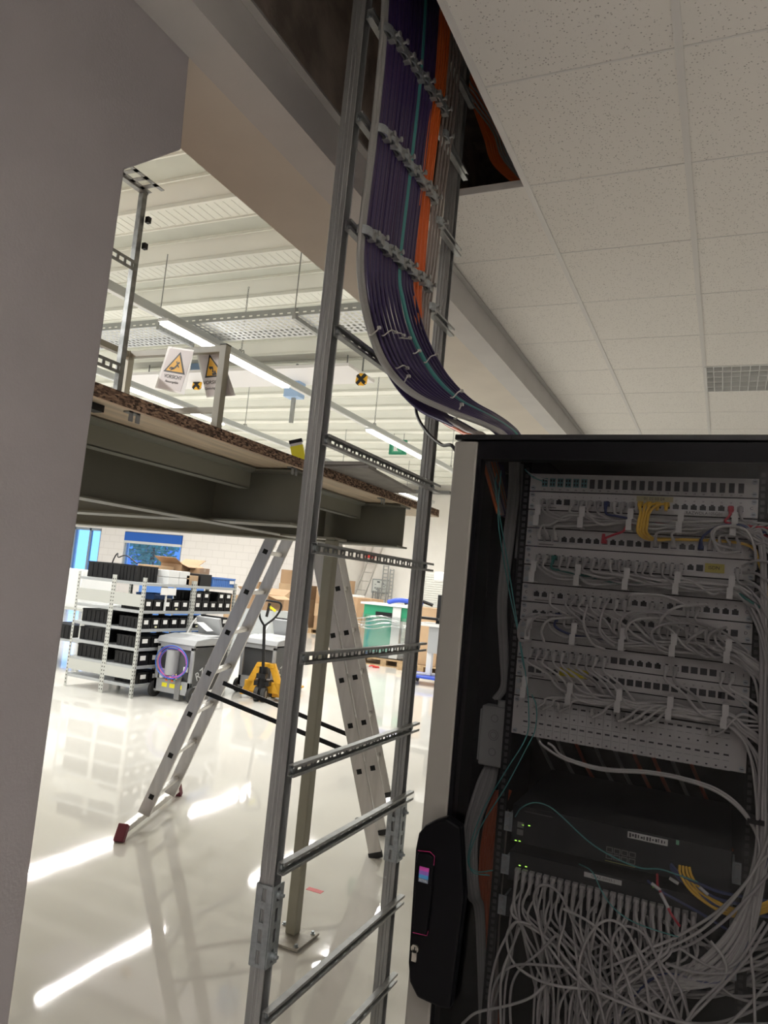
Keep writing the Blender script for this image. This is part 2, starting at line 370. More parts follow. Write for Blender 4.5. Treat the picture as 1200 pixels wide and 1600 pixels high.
# office louvre luminaires: one in view, off; the lit ones are unseen added fill
lamp_n = 0
for (x0, x1, y0, y1) in lum:
    off = y0 > 4
    lab = 'square white louvred ceiling luminaire, unlit, set in the tiled ceiling above the cabinet' if off else 'added fill light, a louvred ceiling luminaire unseen behind the camera, %s row, %s' % ('left' if x0 < .5 else 'right', 'nearer' if y0 > -2 else 'farther')
    t = thing('louvre_luminaire', lab, 'ceiling light', ((x0+x1)/2, (y0+y1)/2, CZ))
    m = MB()
    for a, b, c, d in ((x0, x0+.012, y0, y1), (x1-.012, x1, y0, y1), (x0, x1, y0, y0+.012), (x0, x1, y1-.012, y1)): m.box(a, b, c, d, CZ-.005, CZ+.07)
    m.box(x0, x1, y0, y1, CZ+.07, CZ+.075); m.build('housing', mat('luminaire_white', (.80, .80, .78), .4), t)
    m = MB(); n = 11
    for k in range(1, n): m.box(x0+(x1-x0)*k/n-.002, x0+(x1-x0)*k/n+.002, y0+.01, y1-.01, CZ-.004, CZ+.03)
    for k in range(1, 5): m.box(x0+.01, x1-.01, y0+(y1-y0)*k/5-.003, y0+(y1-y0)*k/5+.003, CZ-.004, CZ+.03)
    m.build('louvre', mat('louvre_grey', (.82, .82, .80), .4), t)
    for k in range(2):
        yy = y0 + (y1-y0)*(.3+.4*k)
        MB().cyl((x0+.03, yy, CZ+.05), (x1-.03, yy, CZ+.05), .008, 8).build('tube', whitepl if off else mat('fill_tube_lit', (1, .95, .9), .5, emit=3), t)
    if not off:
        ld = bpy.data.lights.new('office_fill', 'AREA'); ld.shape = 'RECTANGLE'; ld.size = x1-x0-.06; ld.size_y = y1-y0-.06
        ld.energy = FILL_W; ld.color = (1, .93, .90)
        lo = bpy.data.objects.new('light', ld); COL.objects.link(lo); lo.parent = t; lo.location = (0, 0, .025)

# hall strip lights: trunking along y, lit and blank covers by turns, hung on chains
def strip(x, zb, n, first, lab):
    t = thing('light_trunking', 'long grey light trunking hung on chains under the hall roof, '+lab, 'light rail', (x, 8, zb))
    MB().box(x-.035, x+.035, -3.5, 19.6, zb, zb+.075).build('rail', mat('trunking_grey', (.52, .54, .54), .4, .3), t)
    yy = first; k = 0; lens = 2.35
    for yb in [first+lens*q for q in range(-4, 8)]:
        if yb+lens > 19.6 or yb < -3.5: continue
        if round((yb-first)/lens) % 2 == 0:
            f = thing('strip_luminaire', 'lit white strip luminaire on the %s, %s' % (lab, ['nearest', 'second', 'third', 'fourth', 'fifth', 'sixth'][k]), 'strip light', (x, yb, zb))
            k += 1
            MB().box(x-.065, x+.065, yb+.02, yb+lens-.02, zb-.028, zb-.001).build('reflector', whitepl, f)
            MB().box(x-.050, x+.050, yb+.04, yb+lens-.04, zb-.055, zb-.029).build('tube', tube, f)
            ld = bpy.data.lights.new('hall_light', 'AREA'); ld.shape = 'RECTANGLE'; ld.size = .09; ld.size_y = lens; ld.energy = HALL_W; ld.color = (1, .98, .95)
            lo = bpy.data.objects.new('light', ld); COL.objects.link(lo); lo.parent = f; lo.location = (0, lens/2, -.058)
        else:
            MB().box(x-.03, x+.03, yb+.02, yb+lens-.02, zb-.012, zb-.0005).build('blank_cover', whitepl, t)
    for cy in (2.1, 6.75, 10.35, 14, 17.6):
        c = MB(); z = zb+.08; j = 0
        while z < HZ-.03:
            a = .009; q = [(x+(a if (j % 2 == 0) else 0)*math.cos(u), cy+(a if j % 2 else 0)*math.cos(u), z+.018+.018*math.sin(u)) for u in [i*math.pi/3 for i in range(7)]]
            c.tube(q, .0035, 4, False); z += .027; j += 1
        c.build('chain', galv, t)
        MB().tube(spl([(x, cy-.05, zb+.075), (x, cy-.03, zb+.11), (x, cy, zb+.09), (x, cy+.04, zb+.12), (x, cy+.06, zb+.075)], 4), .006, 6).build('hook', galv, t)
    return t
strip(-5.18, 2.41, 8, 5.43, 'row nearest the office')
strip(-7.68, 2.41, 8, 7.41, 'second row from the office')
strip(-10.9, 2.41, 8, 4.9, 'third row from the office')
strip(-15.5, 2.41, 8, 5.4, 'fourth row from the office')
strip(-21.5, 2.41, 8, 5.4, 'farthest row from the office')

# ================================================================ THE CABLE LADDER
LX = -1.04; LY0 = 1.751; LY1 = 2.597
lad = thing('cable_ladder', 'tall galvanised cable ladder standing from floor through the ceiling opening', 'cable ladder', (LX, 2.17, -H))
def rail_c(y0, z0, z1):                       # C profile, lips to the room side, fluted back
    m = MB(); a = .044; b = .041; t = .003
    x1 = LX-.001; x0 = x1-a
    m.box(x0, x1, y0, y0+t, z0, z1); m.box(x0, x1, y0+b-t, y0+b, z0, z1); m.box(x0, x0+t, y0+t, y0+b-t, z0, z1)
    m.box(x1-t, x1, y0+t, y0+.005, z0, z1); m.box(x1-t, x1, y0+b-.005, y0+b-t, z0, z1)
    for k in (.012, .024): m.prism([(x0+k, y0-.002), (x0+k+.006, y0-.002), (x0+k+.008, y0+.0005), (x0+k-.002, y0+.0005)], lambda u, v, q: (u, v, q), z0, z1)
    return m
for y in (LY0, LY1): rail_c(y, -H, 2.69).build('side_rail', galv, lad, bevel=.0012)
RZ = [.3*k + .0 for k in range(9)]
rungz = [.380+.306*1.0*k for k in range(0, 8)]
rungz = [1.67, 1.345, 1.015, .70, .385, .080, -.222, -.520, -.772, -1.146, -1.42, 1.98, 2.28]
def rung(z, first):
    m = MB(); h = .032; d = .020; y0 = 1.742+.02; y1 = 2.665; x0 = LX; x1 = LX+d
    m.box(x0, x1, y0, y1, z+h/2-.002, z+h/2); m.box(x0, x1, y0, y1, z-h/2, z-h/2+.002)
    m.box(x1-.0025, x1, y0, y1, z+h/2-.008, z+h/2-.002); m.box(x1-.0025, x1, y0, y1, z-h/2+.002, z-h/2+.008)
    # perforated web: two strips, bars between the holes
    m.box(x0, x0+.002, y0, y1-.03, z+.007, z+h/2-.002); m.box(x0, x0+.002, y0, y1-.03, z-h/2+.002, z-.007)
    y = y0; k = 0
    m.box(x0, x0+.002, y0, y0+.05, z-.007, z+.007); y = y0+.05
    while y < y1-.06:
        wd = .020 if k % 2 == 0 else .011
        y += wd
        m.box(x0, x0+.002, y, y+.010, z-.007, z+.007)
        if k % 2: m.box(x0, x0+.002, y-wd, y, z+.0045, z+.007); m.box(x0, x0+.002, y-wd, y, z-.007, z-.0045)
        y += .010; k += 1
    o = m.build('rung', galv, lad)
    MB().cyl((x0+.002, y0+.018, z), (x0+.009, y0+.018, z), .009, 12).build('bolt', galv_blue, o)
    MB().cyl((x0+.002, LY1+.02, z), (x0+.009, LY1+.02, z), .009, 12).build('bolt', galv_blue, o)
    return o
for z in rungz: rung(z, 0)
def coupler(y0, zt, zb):
    m = MB(); x1 = LX+.003; x0 = x1-.049; y1 = y0+.048; y0 -= .004; t = .003
    def plate(fn, w0, w1, skip):               # plate with four slots in a column
        ns = 4; L = (zt-zb)
        cw = (w0+w1)/2; hw = .0065
        m.prism([(w0, zb), (cw-hw, zb), (cw-hw, zt), (w0, zt)], fn, 0, t); m.prism([(cw+hw, zb), (w1, zb), (w1, zt), (cw+hw, zt)], fn, 0, t)
        z = zb; 
        for k in range(ns):
            c = zb + L*(k+.5)/ns
            m.prism([(cw-hw, z), (cw+hw, z), (cw+hw, c-.017), (cw-hw, c-.017)], fn, 0, t); z = c+.017
        m.prism([(cw-hw, z), (cw+hw, z), (cw+hw, zt), (cw-hw, zt)], fn, 0, t)
    plate(lambda u, v, q: (u, y0-q, v), x0, x1, 0)
    plate(lambda u, v, q: (x1+q, u, v), y0, y1, 0)
    m.box(x0-.003, x0, y0, y1, zb, zt)
    o = m.build('coupler', galv_blue, lad, bevel=.0008)
    for z in (zb+(zt-zb)/8, zt-(zt-zb)/8):
        MB().cyl((x1+.001, (y0+y1)/2, z), (x1+.012, (y0+y1)/2, z), .0115, 6).cyl((x1+.002, (y0+y1)/2, z), (x1+.020, (y0+y1)/2, z), .005, 10).build('bolt', galv_blue, o)
coupler(LY0, -.815, -1.022); coupler(LY1, -.80, -1.0)

# ---------------------------------------------------------------- vertical cable bundle
ST_L = [(603, -60), (597, 60), (583, 205), (563, 370), (563, 450), (577, 520), (600, 574), (640, 614), (702, 643), (752, 662), (786, 683)]
ST_R = [(690, -60), (679, 120), (660, 290), (645, 430), (652, 475), (668, 527), (698, 583), (736, 624), (776, 648), (801, 666), (818, 688)]
ST_X = [-1.0, -1.0, -1.0, -1.0, -1.0, -.99, -.94, -.84, -.72, -.62, -.55]
WL = [at(*p, X=x) for p, x in zip(ST_L, ST_X)]; WR = [at(*p, X=x) for p, x in zip(ST_R, ST_X)]
GROW = [.1, .1, .1, .1, .3, .6, 1, 1.2, 1.3, 1.3, 1.2]
rnd = random.Random(11)
def bundle_cable(s, layer, name, r, m, lab, cat, group, wob=.004):
    pts = []
    e1, e2 = rnd.uniform(-1, 1), rnd.uniform(-1, 1)
    for i, (a, b) in enumerate(zip(WL, WR)):
        p = a.lerp(b, s); n = (a-b).cross(Vector((0, 0, 1)) if i < 5 else Vector((.3, 0, 1))).normalized()
        if n.x < 0: n = -n
        p = p - n*layer*.010*GROW[i] + Vector((0, wob*e1*math.sin(i*1.3+e2*3), 0))
        pts.append(p)
    pts.append(Vector((-.50, pts[-1].y+.03, .33))); pts.append(Vector((-.50, pts[-1].y+.02, .10)))
    return cable(name, pts, r, m, 7, label=lab, cat=cat, group=group)
for k, s in enumerate((-.015, .012, .038)):
    bundle_cable(s, -.9, 'data_cable', .0068, cgreyb, 'thick grey cable at the left edge of the hanging bundle', 'cable', 'thick grey cables at the bundle edge', .006)
NP = 40
for k in range(NP):
    s = .06+.92*k/(NP-1)
    teal = k in (27, 28)
    if teal:
        bundle_cable(s, -.4, 'data_cable', .0052, cteal, 'teal cable running down the middle of the dark purple bundle', 'cable', 'teal cables in the bundle', .002)
    else:
        bundle_cable(s, (k % 3) + rnd.uniform(-.3, .3), 'data_cable', .0054, cpurple[k % 3], 'dark purple data cable in the wide bundle hanging down the ladder', 'cable', 'purple data cables in the bundle')
# orange and taupe cables to the right of it, dropping straight down behind the curve
for k in range(6):
    q = k*4.2
    P2 = [(688+q, -60), (683+q*.9, 90), (668+q*.8, 200), (657+q*.75, 300), (649+q*.7, 400), (647+q*.6, 470)]
    pts = [at(*p, X=-1.0-.006*(k % 2)) for p in P2] + [at(655+q*.4, 560, X=-1.0), at(665+q*.4, 620, X=-.95), at(690+q*.5, 657, X=-.82), at(722+q*.6, 676, X=-.66), at(745+q, 694, X=-.58)]
    pts.append(Vector((-.52, pts[-1].y+.03, .2)))
    cable('data_cable', pts, .0045, corange, 7, label='orange fibre cable beside the purple bundle on the ladder', cat='cable', group='orange cables beside the bundle')
for k in range(4):
    q = k*5.5
    P2 = [(712+q, -60), (703+q, 90), (691+q, 200), (679+q*.9, 300), (668+q*.85, 400), (660+q*.8, 470), (657+q*.7, 540)]
    pts = [at(*p, X=-1.0) for p in P2] + [at(665+q*.6, 600, X=-.97), at(685+q*.6, 645, X=-.85), at(725+q*.6, 672, X=-.66), at(748+q, 692, X=-.58)]
    pts.append(Vector((-.52, pts[-1].y+.03, .2)))
    cable('data_cable', pts, .0052, cbrown, 7, label='taupe cable at the right edge of the bundle on the ladder', cat='cable', group='taupe cables beside the bundle')
for k in range(7):                               # purple strands that pass beneath
    q = k*3.0
    pts = [at(575+q, 480, X=-1.0-.012), at(590+q, 545, X=-1.0), at(617+q, 600-q*.1, X=-.97), at(655+q, 640-q*.2, X=-.88), at(698+q, 661-q*.15, X=-.76), at(735+q, 680, X=-.64), at(757+q, 697, X=-.58)]
    pts.append(Vector((-.52, pts[-1].y+.03, .2)))
    cable('data_cable', [at(585+q, 370, X=-1.012)]+pts, .0052, cpurple[k % 3], 7, label='dark purple data cable passing under the curve of the bundle', cat='cable', group='purple cables under the curve')
pts = [at(640, 600, X=-.97), at(648, 622, X=-.93), at(652, 650, X=-.90), at(668, 676, X=-.84), at(690, 695, X=-.76), at(712, 704, X=-.70)]
pts.append(Vector((-.66, 2.0, .24)))
cable('power_cable', pts, .0052, cblack, 7, label='thin black cable looping from the bundle down behind the cabinet', cat='cable')
# cable ties on the curve
TIES = [[(581, 523), (588, 516), (592, 512)], [(600, 524), (610, 516), (618, 519)], [(619, 520), (625, 521), (630, 524)], [(627, 528), (634, 529), (640, 528)],
        [(666, 566), (672, 557), (682, 554)], [(622, 575), (629, 571), (636, 575)], [(630, 600), (634, 590), (638, 588)], [(708, 621), (714, 613), (721, 611)],
        [(713, 654), (716, 640), (721, 632)], [(649, 552), (652, 549), (655, 548)]]
for tr in TIES:
    px = sum(p[0] for p in tr)/3; py = sum(p[1] for p in tr)/3
    X = -.985 if py < 530 else -.95+.0 if py < 560 else (-.935 if px < 660 and py < 580 else -.9 if px < 670 else -.90 if py < 580 else -.74)
    if 585 < py < 600: X = -.90
    X += .012
    p = [at(*q, X=X) for q in tr]
    a = cable('cable_tie', [p[0]-Vector((.008, 0, 0)), p[0], p[1]+Vector((.003, 0, 0)), p[2]], .0022, ctie, 6, seg=5, label='clear nylon tie around the cables where the bundle bends', cat='cable tie', group='nylon ties on the bend')
    h = MB(); c = p[2]; h.box(c.x-.004, c.x+.006, c.y-.005, c.y+.005, c.z-.004, c.z+.004); h.build('tie_head', ctie, a)
# metal cleats across the bundle
def cleat(y, z, r, name_lab, grp):
    X = -1.013
    t = thing('cable_cleat', name_lab, 'cable clamp', (X, y, z), grp)
    arc = [(X+.004+(r+.004)*math.sin(a)*.85, y-r*math.cos(a), z) for a in [i*math.pi/8 for i in range(9)]]
    m = MB()
    for i in range(8):
        a, b = Vector(arc[i]), Vector(arc[i+1])
        for zz in (0,):
            m.add([a+Vector((0, 0, -.013)), b+Vector((0, 0, -.013)), b+Vector((0, 0, .013)), a+Vector((0, 0, .013)),
                   a+Vector((.005, 0, -.013)), b+Vector((.005, 0, -.013)), b+Vector((.005, 0, .013)), a+Vector((.005, 0, .013))],
                  [(0, 1, 2, 3), (7, 6, 5, 4), (0, 4, 5, 1), (2, 6, 7, 3), (0, 3, 7, 4), (1, 5, 6, 2)])
    m.build('strap', galv_blue, t)
    m = MB(); yy = y+r*.72; m.box(X+r*.45, X+r*1.25, yy-.011, yy+.012, z-.016, z+.016); m.cyl((X+r*.9, yy, z), (X+r*1.1+.016, yy+.002, z+.006), .0045, 8)
    m.cyl((X+r*1.25+.010, yy+.002, z+.006), (X+r*1.25+.015, yy+.002, z+.006), .0085, 8)
    m.build('screw_block', galv, t, bevel=.002)
    m = MB(); m.prism([(-r*.8, -.011), (r*.3, -.016), (r*.8, -.004), (r*.8, .008), (-r*.3, .012)], lambda u, v, q: (X+.012+q+.010*math.cos(u*40), y+u, z+v), 0, .006)
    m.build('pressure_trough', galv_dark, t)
rows = [('topmost', (1.815, 1.645), (2.27, 1.705)), ('middle', (1.845, 1.345), (2.25, 1.362)), ('lowest', (1.81, 1.012), (2.27, 1.048))]
for nm, (ya, za), (yb, zb_) in rows:
    for k in range(9):
        t = k/8; cleat(ya+(yb-ya)*t, za+(zb_-za)*t + (.006 if k % 2 else -.004), .030, 'galvanised cable cleat in the %s row across the bundle' % nm, 'cleats of the %s row' % nm)
for nm, y, z in (('highest', 2.30, 1.668), ('middle', 2.318, 1.348), ('lowest', 2.32, 1.029)):
    cleat(y+.03, z-.035, .024, 'single cable cleat on the taupe cables, %s of the three' % nm, None)
# loose cables above the open ceiling field
for k in range(8):
    q = k*4
    pts = [(-1.1, 2.6, 2.62), at(722+q*.6, 110, Y=3.0), at(738+q*.9, 160+q*.2, Y=3.05), at(757+q, 215+q*.3, Y=3.08+.01*(k % 2)), at(776+q*.9, 262+q*.2, Y=3.1)]
    cable('data_cable', pts+[(-.82+.012*k, 3.18, 1.78), (-.7+.01*k, 3.45, 1.715), (-.5, 3.9, 1.715)], .0055, corange, 6, label='orange cable sagging in the dark opening above the tiles', cat='cable', group='orange cables in the ceiling void')
for k in range(4):
    o = k*.02
    cable('data_cable', [(-1.0, 1.95+o, 2.4), at(705+k*7, 100, Y=2.9), at(730+k*7, 150, Y=2.98), at(770+k*5, 205, Y=3.02), at(797+k*4, 262, Y=3.05), (-.70, 3.4, 1.76)], .005, cgreyb, 6, label='grey cable sagging in the dark opening above the tiles', cat='cable', group='grey cables in the ceiling void')
for k in range(3):
    cable('power_cable', [(-1.45, 1.0, 2.5), (-1.42, 1.3+.03*k, 2.03-.02*k), (-1.40, 1.55, 1.97+.015*k), (-1.3, 1.8, 2.02+.03*k), (-1.1, 2.2, 2.35)], .007, cblack, 6, label='black cable coiled at the top of the ceiling opening', cat='cable', group='black cables in the void')

# ================================================================ MEZZANINE PLATFORM
PX = -1.60; PT = .478; PB = .434
fr = thing('mezzanine_frame', 'olive grey steel frame of beams on a slim post, carrying the chipboard platform', 'platform frame', (-1.74, 3.14, -H))
def channel_x(y, x0, x1, z0, z1, d=.07):        # web with flanges towards the viewer
    m = MB(); m.box(x0, x1, y, y+.008, z0, z1); m.box(x0, x1, y-d, y, z1-.010, z1); m.box(x0, x1, y-d, y, z0, z0+.010)
    m.box(x1-.002, x1+.004, y-d+.004, y+.06, z0+.004, z1-.004) if False else None
    m.box(x0, x1, y+.008, y+.07, z1-.010, z1); m.box(x0, x1, y+.008, y+.07, z0, z0+.010)
    return m
def channel_y(x, y0, y1, z0, z1, d=.05):
    m = MB(); m.box(x-.008, x, y0, y1, z0, z1); m.box(x, x+d, y0, y1, z1-.008, z1); m.box(x, x+d, y0, y1, z0, z0+.008)
    m.box(x-.008-d, x-.008, y0, y1, z1-.008, z1); m.box(x-.008-d, x-.008, y0, y1, z0, z0+.008)
    return m
channel_x(2.60, -6.9, -1.60, .20, PB-.006).build('cross_beam', steelpaint, fr, bevel=.002)
channel_x(3.64, -6.9, -1.585, .20, PB-.006).build('cross_beam', steelpaint, fr, bevel=.002)
channel_y(-2.05, -1, 3.60, .195, PB-.008, .05).build('main_beam', steelpaint, fr, bevel=.002)
channel_y(-4.6, -1, 3.60, .195, PB-.008, .05).build('main_beam', steelpaint, fr)
def lipped(x, y0, y1):                           # lighter edge joist with rolled top flange
    m = MB(); m.box(x-.004, x, y0, y1, .342, PB-.006); m.box(x-.05, x, y0, y1, .340, .345)
    m.prism([(x, PB-.026), (x+.022, PB-.014), (x+.024, PB-.006), (x, PB-.006)], lambda u, v, q: (u, q, v), y0, y1)
    return m
lipped(-1.815, 1.0, 2.525).build('edge_joist', mat('edge_joist_paint', (.26, .265, .22), .4), fr)
lipped(-1.815, 2.67, 3.565).build('edge_joist', mat('edge_joist_paint', (.26, .265, .22), .4), fr)
MB().box(-1.764, -1.711, 3.114, 3.168, -H+.016, .188).build('post', postpaint, fr, bevel=.006)
MB().box(-2.0, -1.69, 3.08, 3.20, .188, .197).build('head_plate', postpaint, fr)
m = MB(); m.box(-1.832, -1.634, 3.012, 3.21, -H+.006, -H+.016); bp = m.build('base_plate', mat('worn_base_plate', (.40, .37, .31), .5, .3, .3, 30), fr, bevel=.002)
MB().box(-1.825, -1.641, 3.02, 3.20, -H, -H+.006).build('shim', steelpaint, bp)
for a, b in ((-1.655, 3.035), (-1.655, 3.185), (-1.81, 3.035), (-1.81, 3.185)):
    MB().cyl((a, b, -H+.016), (a, b, -H+.019), .011, 16).cyl((a, b, -H+.019), (a, b, -H+.028), .0075, 6).build('anchor_bolt', galv_blue, bp)
for y in (1.62, 2.52, 3.38):
    m = MB(); m.box(-1.625, -1.600, y-.022, y+.022, PB-.006, PB-.001)
    m.box(-1.603, -1.600, y-.022, y-.006, PB-.032, PB-.001); m.box(-1.603, -1.600, y+.006, y+.022, PB-.032, PB-.001)
    m.build('board_clip', galv, fr)
MB().box(-1.68, -1.64, 1.42, 1.54, PB-.022, PB-.002).cyl((-1.66, 1.475, PB-.045), (-1.66, 1.475, PB-.018), .012, 6).build('beam_clamp', blackpl, fr)
bd = thing('platform_board', 'thick brown chipboard platform floor with pale plywood underside', 'platform', (-1.9, 2.5, PB))
m = MB(); m.box(-6.9, -1.89, -2.5, 3.72, PB+.004, PT); m.box(-1.89, PX, 1.40, 3.72, PB+.004, PT); m.box(-2.25, PX, 3.72, 4.19, PB+.004, PT); m.build('board', chip, bd)
m = MB(); m.box(-6.9, -1.89, -2.5, 3.72, PB-.001, PB+.004); m.box(-1.89, PX+.001, 1.40, 3.72, PB-.001, PB+.004); m.box(-2.25, PX+.001, 3.72, 4.19, PB-.001, PB+.004); m.build('underside', plywood, bd)
sheetg = mat('grey_cement_sheet', (.36, .34, .31), .7, 0, .2, 10)
q = [(-1.39, 2.76), (-1.475, 3.50), (-2.4, 3.50), (-2.4, 2.86)]
MB().prism(q, lambda u, v, w_: (u, v, w_), PT+.001, PT+.014).build('sheet', sheetg, label='grey flat sheet jutting out over the platform edge, lower of two', cat='sheet')
q = [(-1.41, 2.76), (-1.42, 2.90), (-2.3, 2.98), (-2.3, 2.80)]
MB().prism(q, lambda u, v, w_: (u, v, w_), PT+.015, PT+.030).build('sheet', mat('grey_brown_strip', (.26, .24, .22), .6), label='narrow grey-brown strip lying on the larger grey sheet', cat='sheet')
# guard rail on the platform with two hanging warning sheets
gr = thing('guard_rail', 'grey square-tube guard rail standing on the chipboard platform', 'railing', (-3.3, 3.62, PT))
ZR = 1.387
for x, mm in ((-2.906, railpaint), (-3.70, mat('rail_paint_lit_copy', (.52, .51, .42), .4))):  # left post: rail paint lightened to look lit
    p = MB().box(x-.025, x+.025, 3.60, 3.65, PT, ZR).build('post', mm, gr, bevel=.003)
MB().box(-2.931, -2.881, 3.599, 3.651, ZR, ZR+.006).build('end_cap', blackpl, gr)
MB().box(-3.675, -2.931, 3.605, 3.645, ZR-.045, ZR-.003).build('top_rail', railpaint, gr, bevel=.003)
MB().box(-3.675, -2.931, 3.61, 3.64, .955, .99).build('knee_rail', railpaint, gr)
MB().box(-3.72, -3.68, 2.0, 3.60, ZR-.045, ZR-.005).build('side_rail', railpaint, gr)
def sign(cor, lab, text1, kind, yoff):
    c = [at(x, y, Y=3.585+o) for (x, y), o in zip(cor, yoff)]
    pn = (c[1]-c[0]).cross(c[3]-c[0]); d2 = ray(*cor[2]); c[2] = d2*(c[0].dot(pn)/d2.dot(pn))
    cen = sum(c, Vector())/4; t = thing('warning_sheet', lab, 'warning sign', cen)
    n = (c[1]-c[0]).cross(c[0]-c[3]).normalized()
    if n.y > 0: n = -n
    m = MB(); m.add(c + [p-n*.0012 for p in c], [(0, 1, 2, 3), (7, 6, 5, 4), (0, 4, 5, 1), (1, 5, 6, 2), (2, 6, 7, 3), (3, 7, 4, 0)]); m.build('laminate_edge', mat('laminate_clear_edge', (.85, .85, .83), .3), t)
    ux, uy = (c[1]-c[0]), (c[0]-c[3])
    def P(u, v, h): return cen + ux*u + uy*v + n*h        # u,v in -.5...5 of the sheet
    m = MB(); m.prism([(-.46, -.47), (.46, -.47), (.46, .47), (-.46, .47)], P, .0004, .0010); m.build('paper', mat('pinkish_paper', (.74, .70, .70), .5), t)
    m = MB(); m.prism([(-.42, -.08), (.42, -.08), (0, .42)], P, .0012, .0018); m.build('triangle_border', signk, t)
    m = MB(); m.prism([(-.33, -.045), (.33, -.045), (0, .35)], P, .0019, .0025); m.build('triangle', signy, t)
    m = MB()
    def stroke(a, b, w_):
        a = Vector((a[0], a[1])); b = Vector((b[0], b[1])); d = (b-a).normalized(); e = Vector((-d.y, d.x))*w_/2
        m.prism([tuple(a+e), tuple(b+e), tuple(b-e), tuple(a-e)], P, .0026, .0031)
    def disc(a, r): m.prism([(a[0]+r*math.cos(i), a[1]+r*.75*math.sin(i)) for i in [k*math.pi/5 for k in range(10)]], P, .0026, .0031)
    if kind == 'fall':
        disc((.07, .16), .035); stroke((.05, .12), (-.05, .02), .05); stroke((.05, .12), (-.03, .19), .03); stroke((.05, .11), (.12, .06), .03)
        stroke((-.05, .02), (-.18, .03), .04); stroke((-.05, .02), (-.16, -.02), .035); stroke((-.18, .03), (-.22, .0), .03)
    else:
        stroke((-.14, .13), (.02, .12), .05); stroke((-.12, .15), (-.1, .08), .03); stroke((-.03, .13), (0, .06), .04)
        disc((-.02, .04), .035); stroke((-.08, -.02), (.10, -.01), .05); stroke((.02, .0), (.08, .05), .04)
    m.build('pictogram', signk, t)
    F = frame(P(0, 0, .0014), ux, uy)
    text('lettering', text1[0], .034, textdark, F @ Matrix.Translation((0, -.175*uy.length, 0)), t)
    text('lettering', text1[1], .022, textdark, F @ Matrix.Translation((0, -.29*uy.length, 0)), t)
    for k in (-.38, .38):
        a = P(k, .47, .001); MB().tube([a, a+Vector((.0, .01, .03)), a+Vector((0, .04, .045))], .0012, 4).build('hanging_tie', ctie, t)
sign([(263, 541), (303, 547), (288, 617), (242, 606)], 'white hanging sheet with a yellow falling-person triangle on the guard rail', ('VORSICHT', 'Absturzgefahr'), 'fall', (0, -.02, -.05, 0))
sign([(306, 550), (343, 546), (368, 618), (323, 621)], 'white hanging sheet with a yellow triangle, half behind the guard rail post', ('VORSICHT', 'Quetschgefahr'), 'hand', (.085, .075, .07, .085))

# second, darker cable ladder standing on the platform
l2 = thing('cable_ladder', 'dark narrow cable ladder on the platform left of the warning sheets', 'cable ladder', (-3.2, 2.8, PT))
for y in (2.55, 3.05):
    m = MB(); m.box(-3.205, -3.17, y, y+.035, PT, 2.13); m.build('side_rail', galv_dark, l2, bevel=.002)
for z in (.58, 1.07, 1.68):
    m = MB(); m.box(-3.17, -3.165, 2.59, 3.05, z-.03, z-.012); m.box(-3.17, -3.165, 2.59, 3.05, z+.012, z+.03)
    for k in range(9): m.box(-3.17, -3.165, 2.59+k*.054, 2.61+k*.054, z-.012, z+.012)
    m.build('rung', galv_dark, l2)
m = MB(); m.box(-3.205, -3.17, 2.0, 3.09, 2.13, 2.16)
for k in range(14): m.box(-3.17, -3.05, 2.0+k*.078, 2.03+k*.078, 2.14, 2.145)
m.box(-3.17, -3.145, 2.0, 3.09, 2.14, 2.145); m.box(-3.075, -3.05, 2.0, 3.09, 2.14, 2.145); m.build('head_tray', galv, l2)
for z in (1.96, 1.80): MB().box(-3.165, -3.14, 3.085, 3.11, z, z+.035).build('nut_block', blackpl, l2)

# perforated cable tray under the hall roof
def perf_tray(x0, x1, y0, y1, z, lab):
    t = thing('cable_tray', lab, 'cable tray', ((x0+x1)/2, (y0+y1)/2, z))
    m = MB(); n = 7; st = (y1-y0)/n
    for k in range(n+1): m.box(x0, x1, y0+k*st-.012, y0+k*st+.012, z, z+.002)
    x = x0
    while x < x1: m.box(x, x+.03, y0, y1, z+.0002, z+.0018); x += .065
    m.build('perforated_bottom', mat('zinc_tray_lit_tone', (.62, .64, .66), .35, .35, .1, 30), t)  # tray zinc lightened here, the lit underside put into the colour
    m = MB()
    for y in (y0-.002, y1):
        m.box(x0, x1, y, y+.002, z, z+.028); m.box(x0, x1, y, y+.002, z+.042, z+.085); x = x0
        while x < x1: m.box(x, x+.05, y, y+.002, z+.028, z+.042); x += .09
    m.build('side_rails', mat('zinc_tray_shade_tone', (.36, .38, .38), .4, .5), t)  # same zinc darkened, shade of the sides put into the colour
    for x in (-7.3, -5.6, -3.9, -2.4): MB().cyl((x, y0-.02, z), (x, y0-.02, HZ), .006, 6).box(x-.02, x+.02, y0-.03, y1+.03, z-.04, z-.001).build('hanger', galv, t)
perf_tray(-9.0, XO-.02, 5.86, 6.38, 2.50, 'long perforated cable tray crossing under the hall roof')
MB().box(-9.5, -4.95, 8.9, 9.75, 3.0, 3.045).build('radiant_heater', mat('white_radiant_panel', (.80, .78, .78), .5), label='flat white panel hung high under the hall roof behind the lights', cat='ceiling panel')
MB().cyl((-5.2, 9.3, 3.046), (-5.2, 9.3, HZ), .01, 6).cyl((-9, 9.3, 3.046), (-9, 9.3, HZ), .01, 6).build('panel_hanger', galv, bpy.data.objects['radiant_heater'])
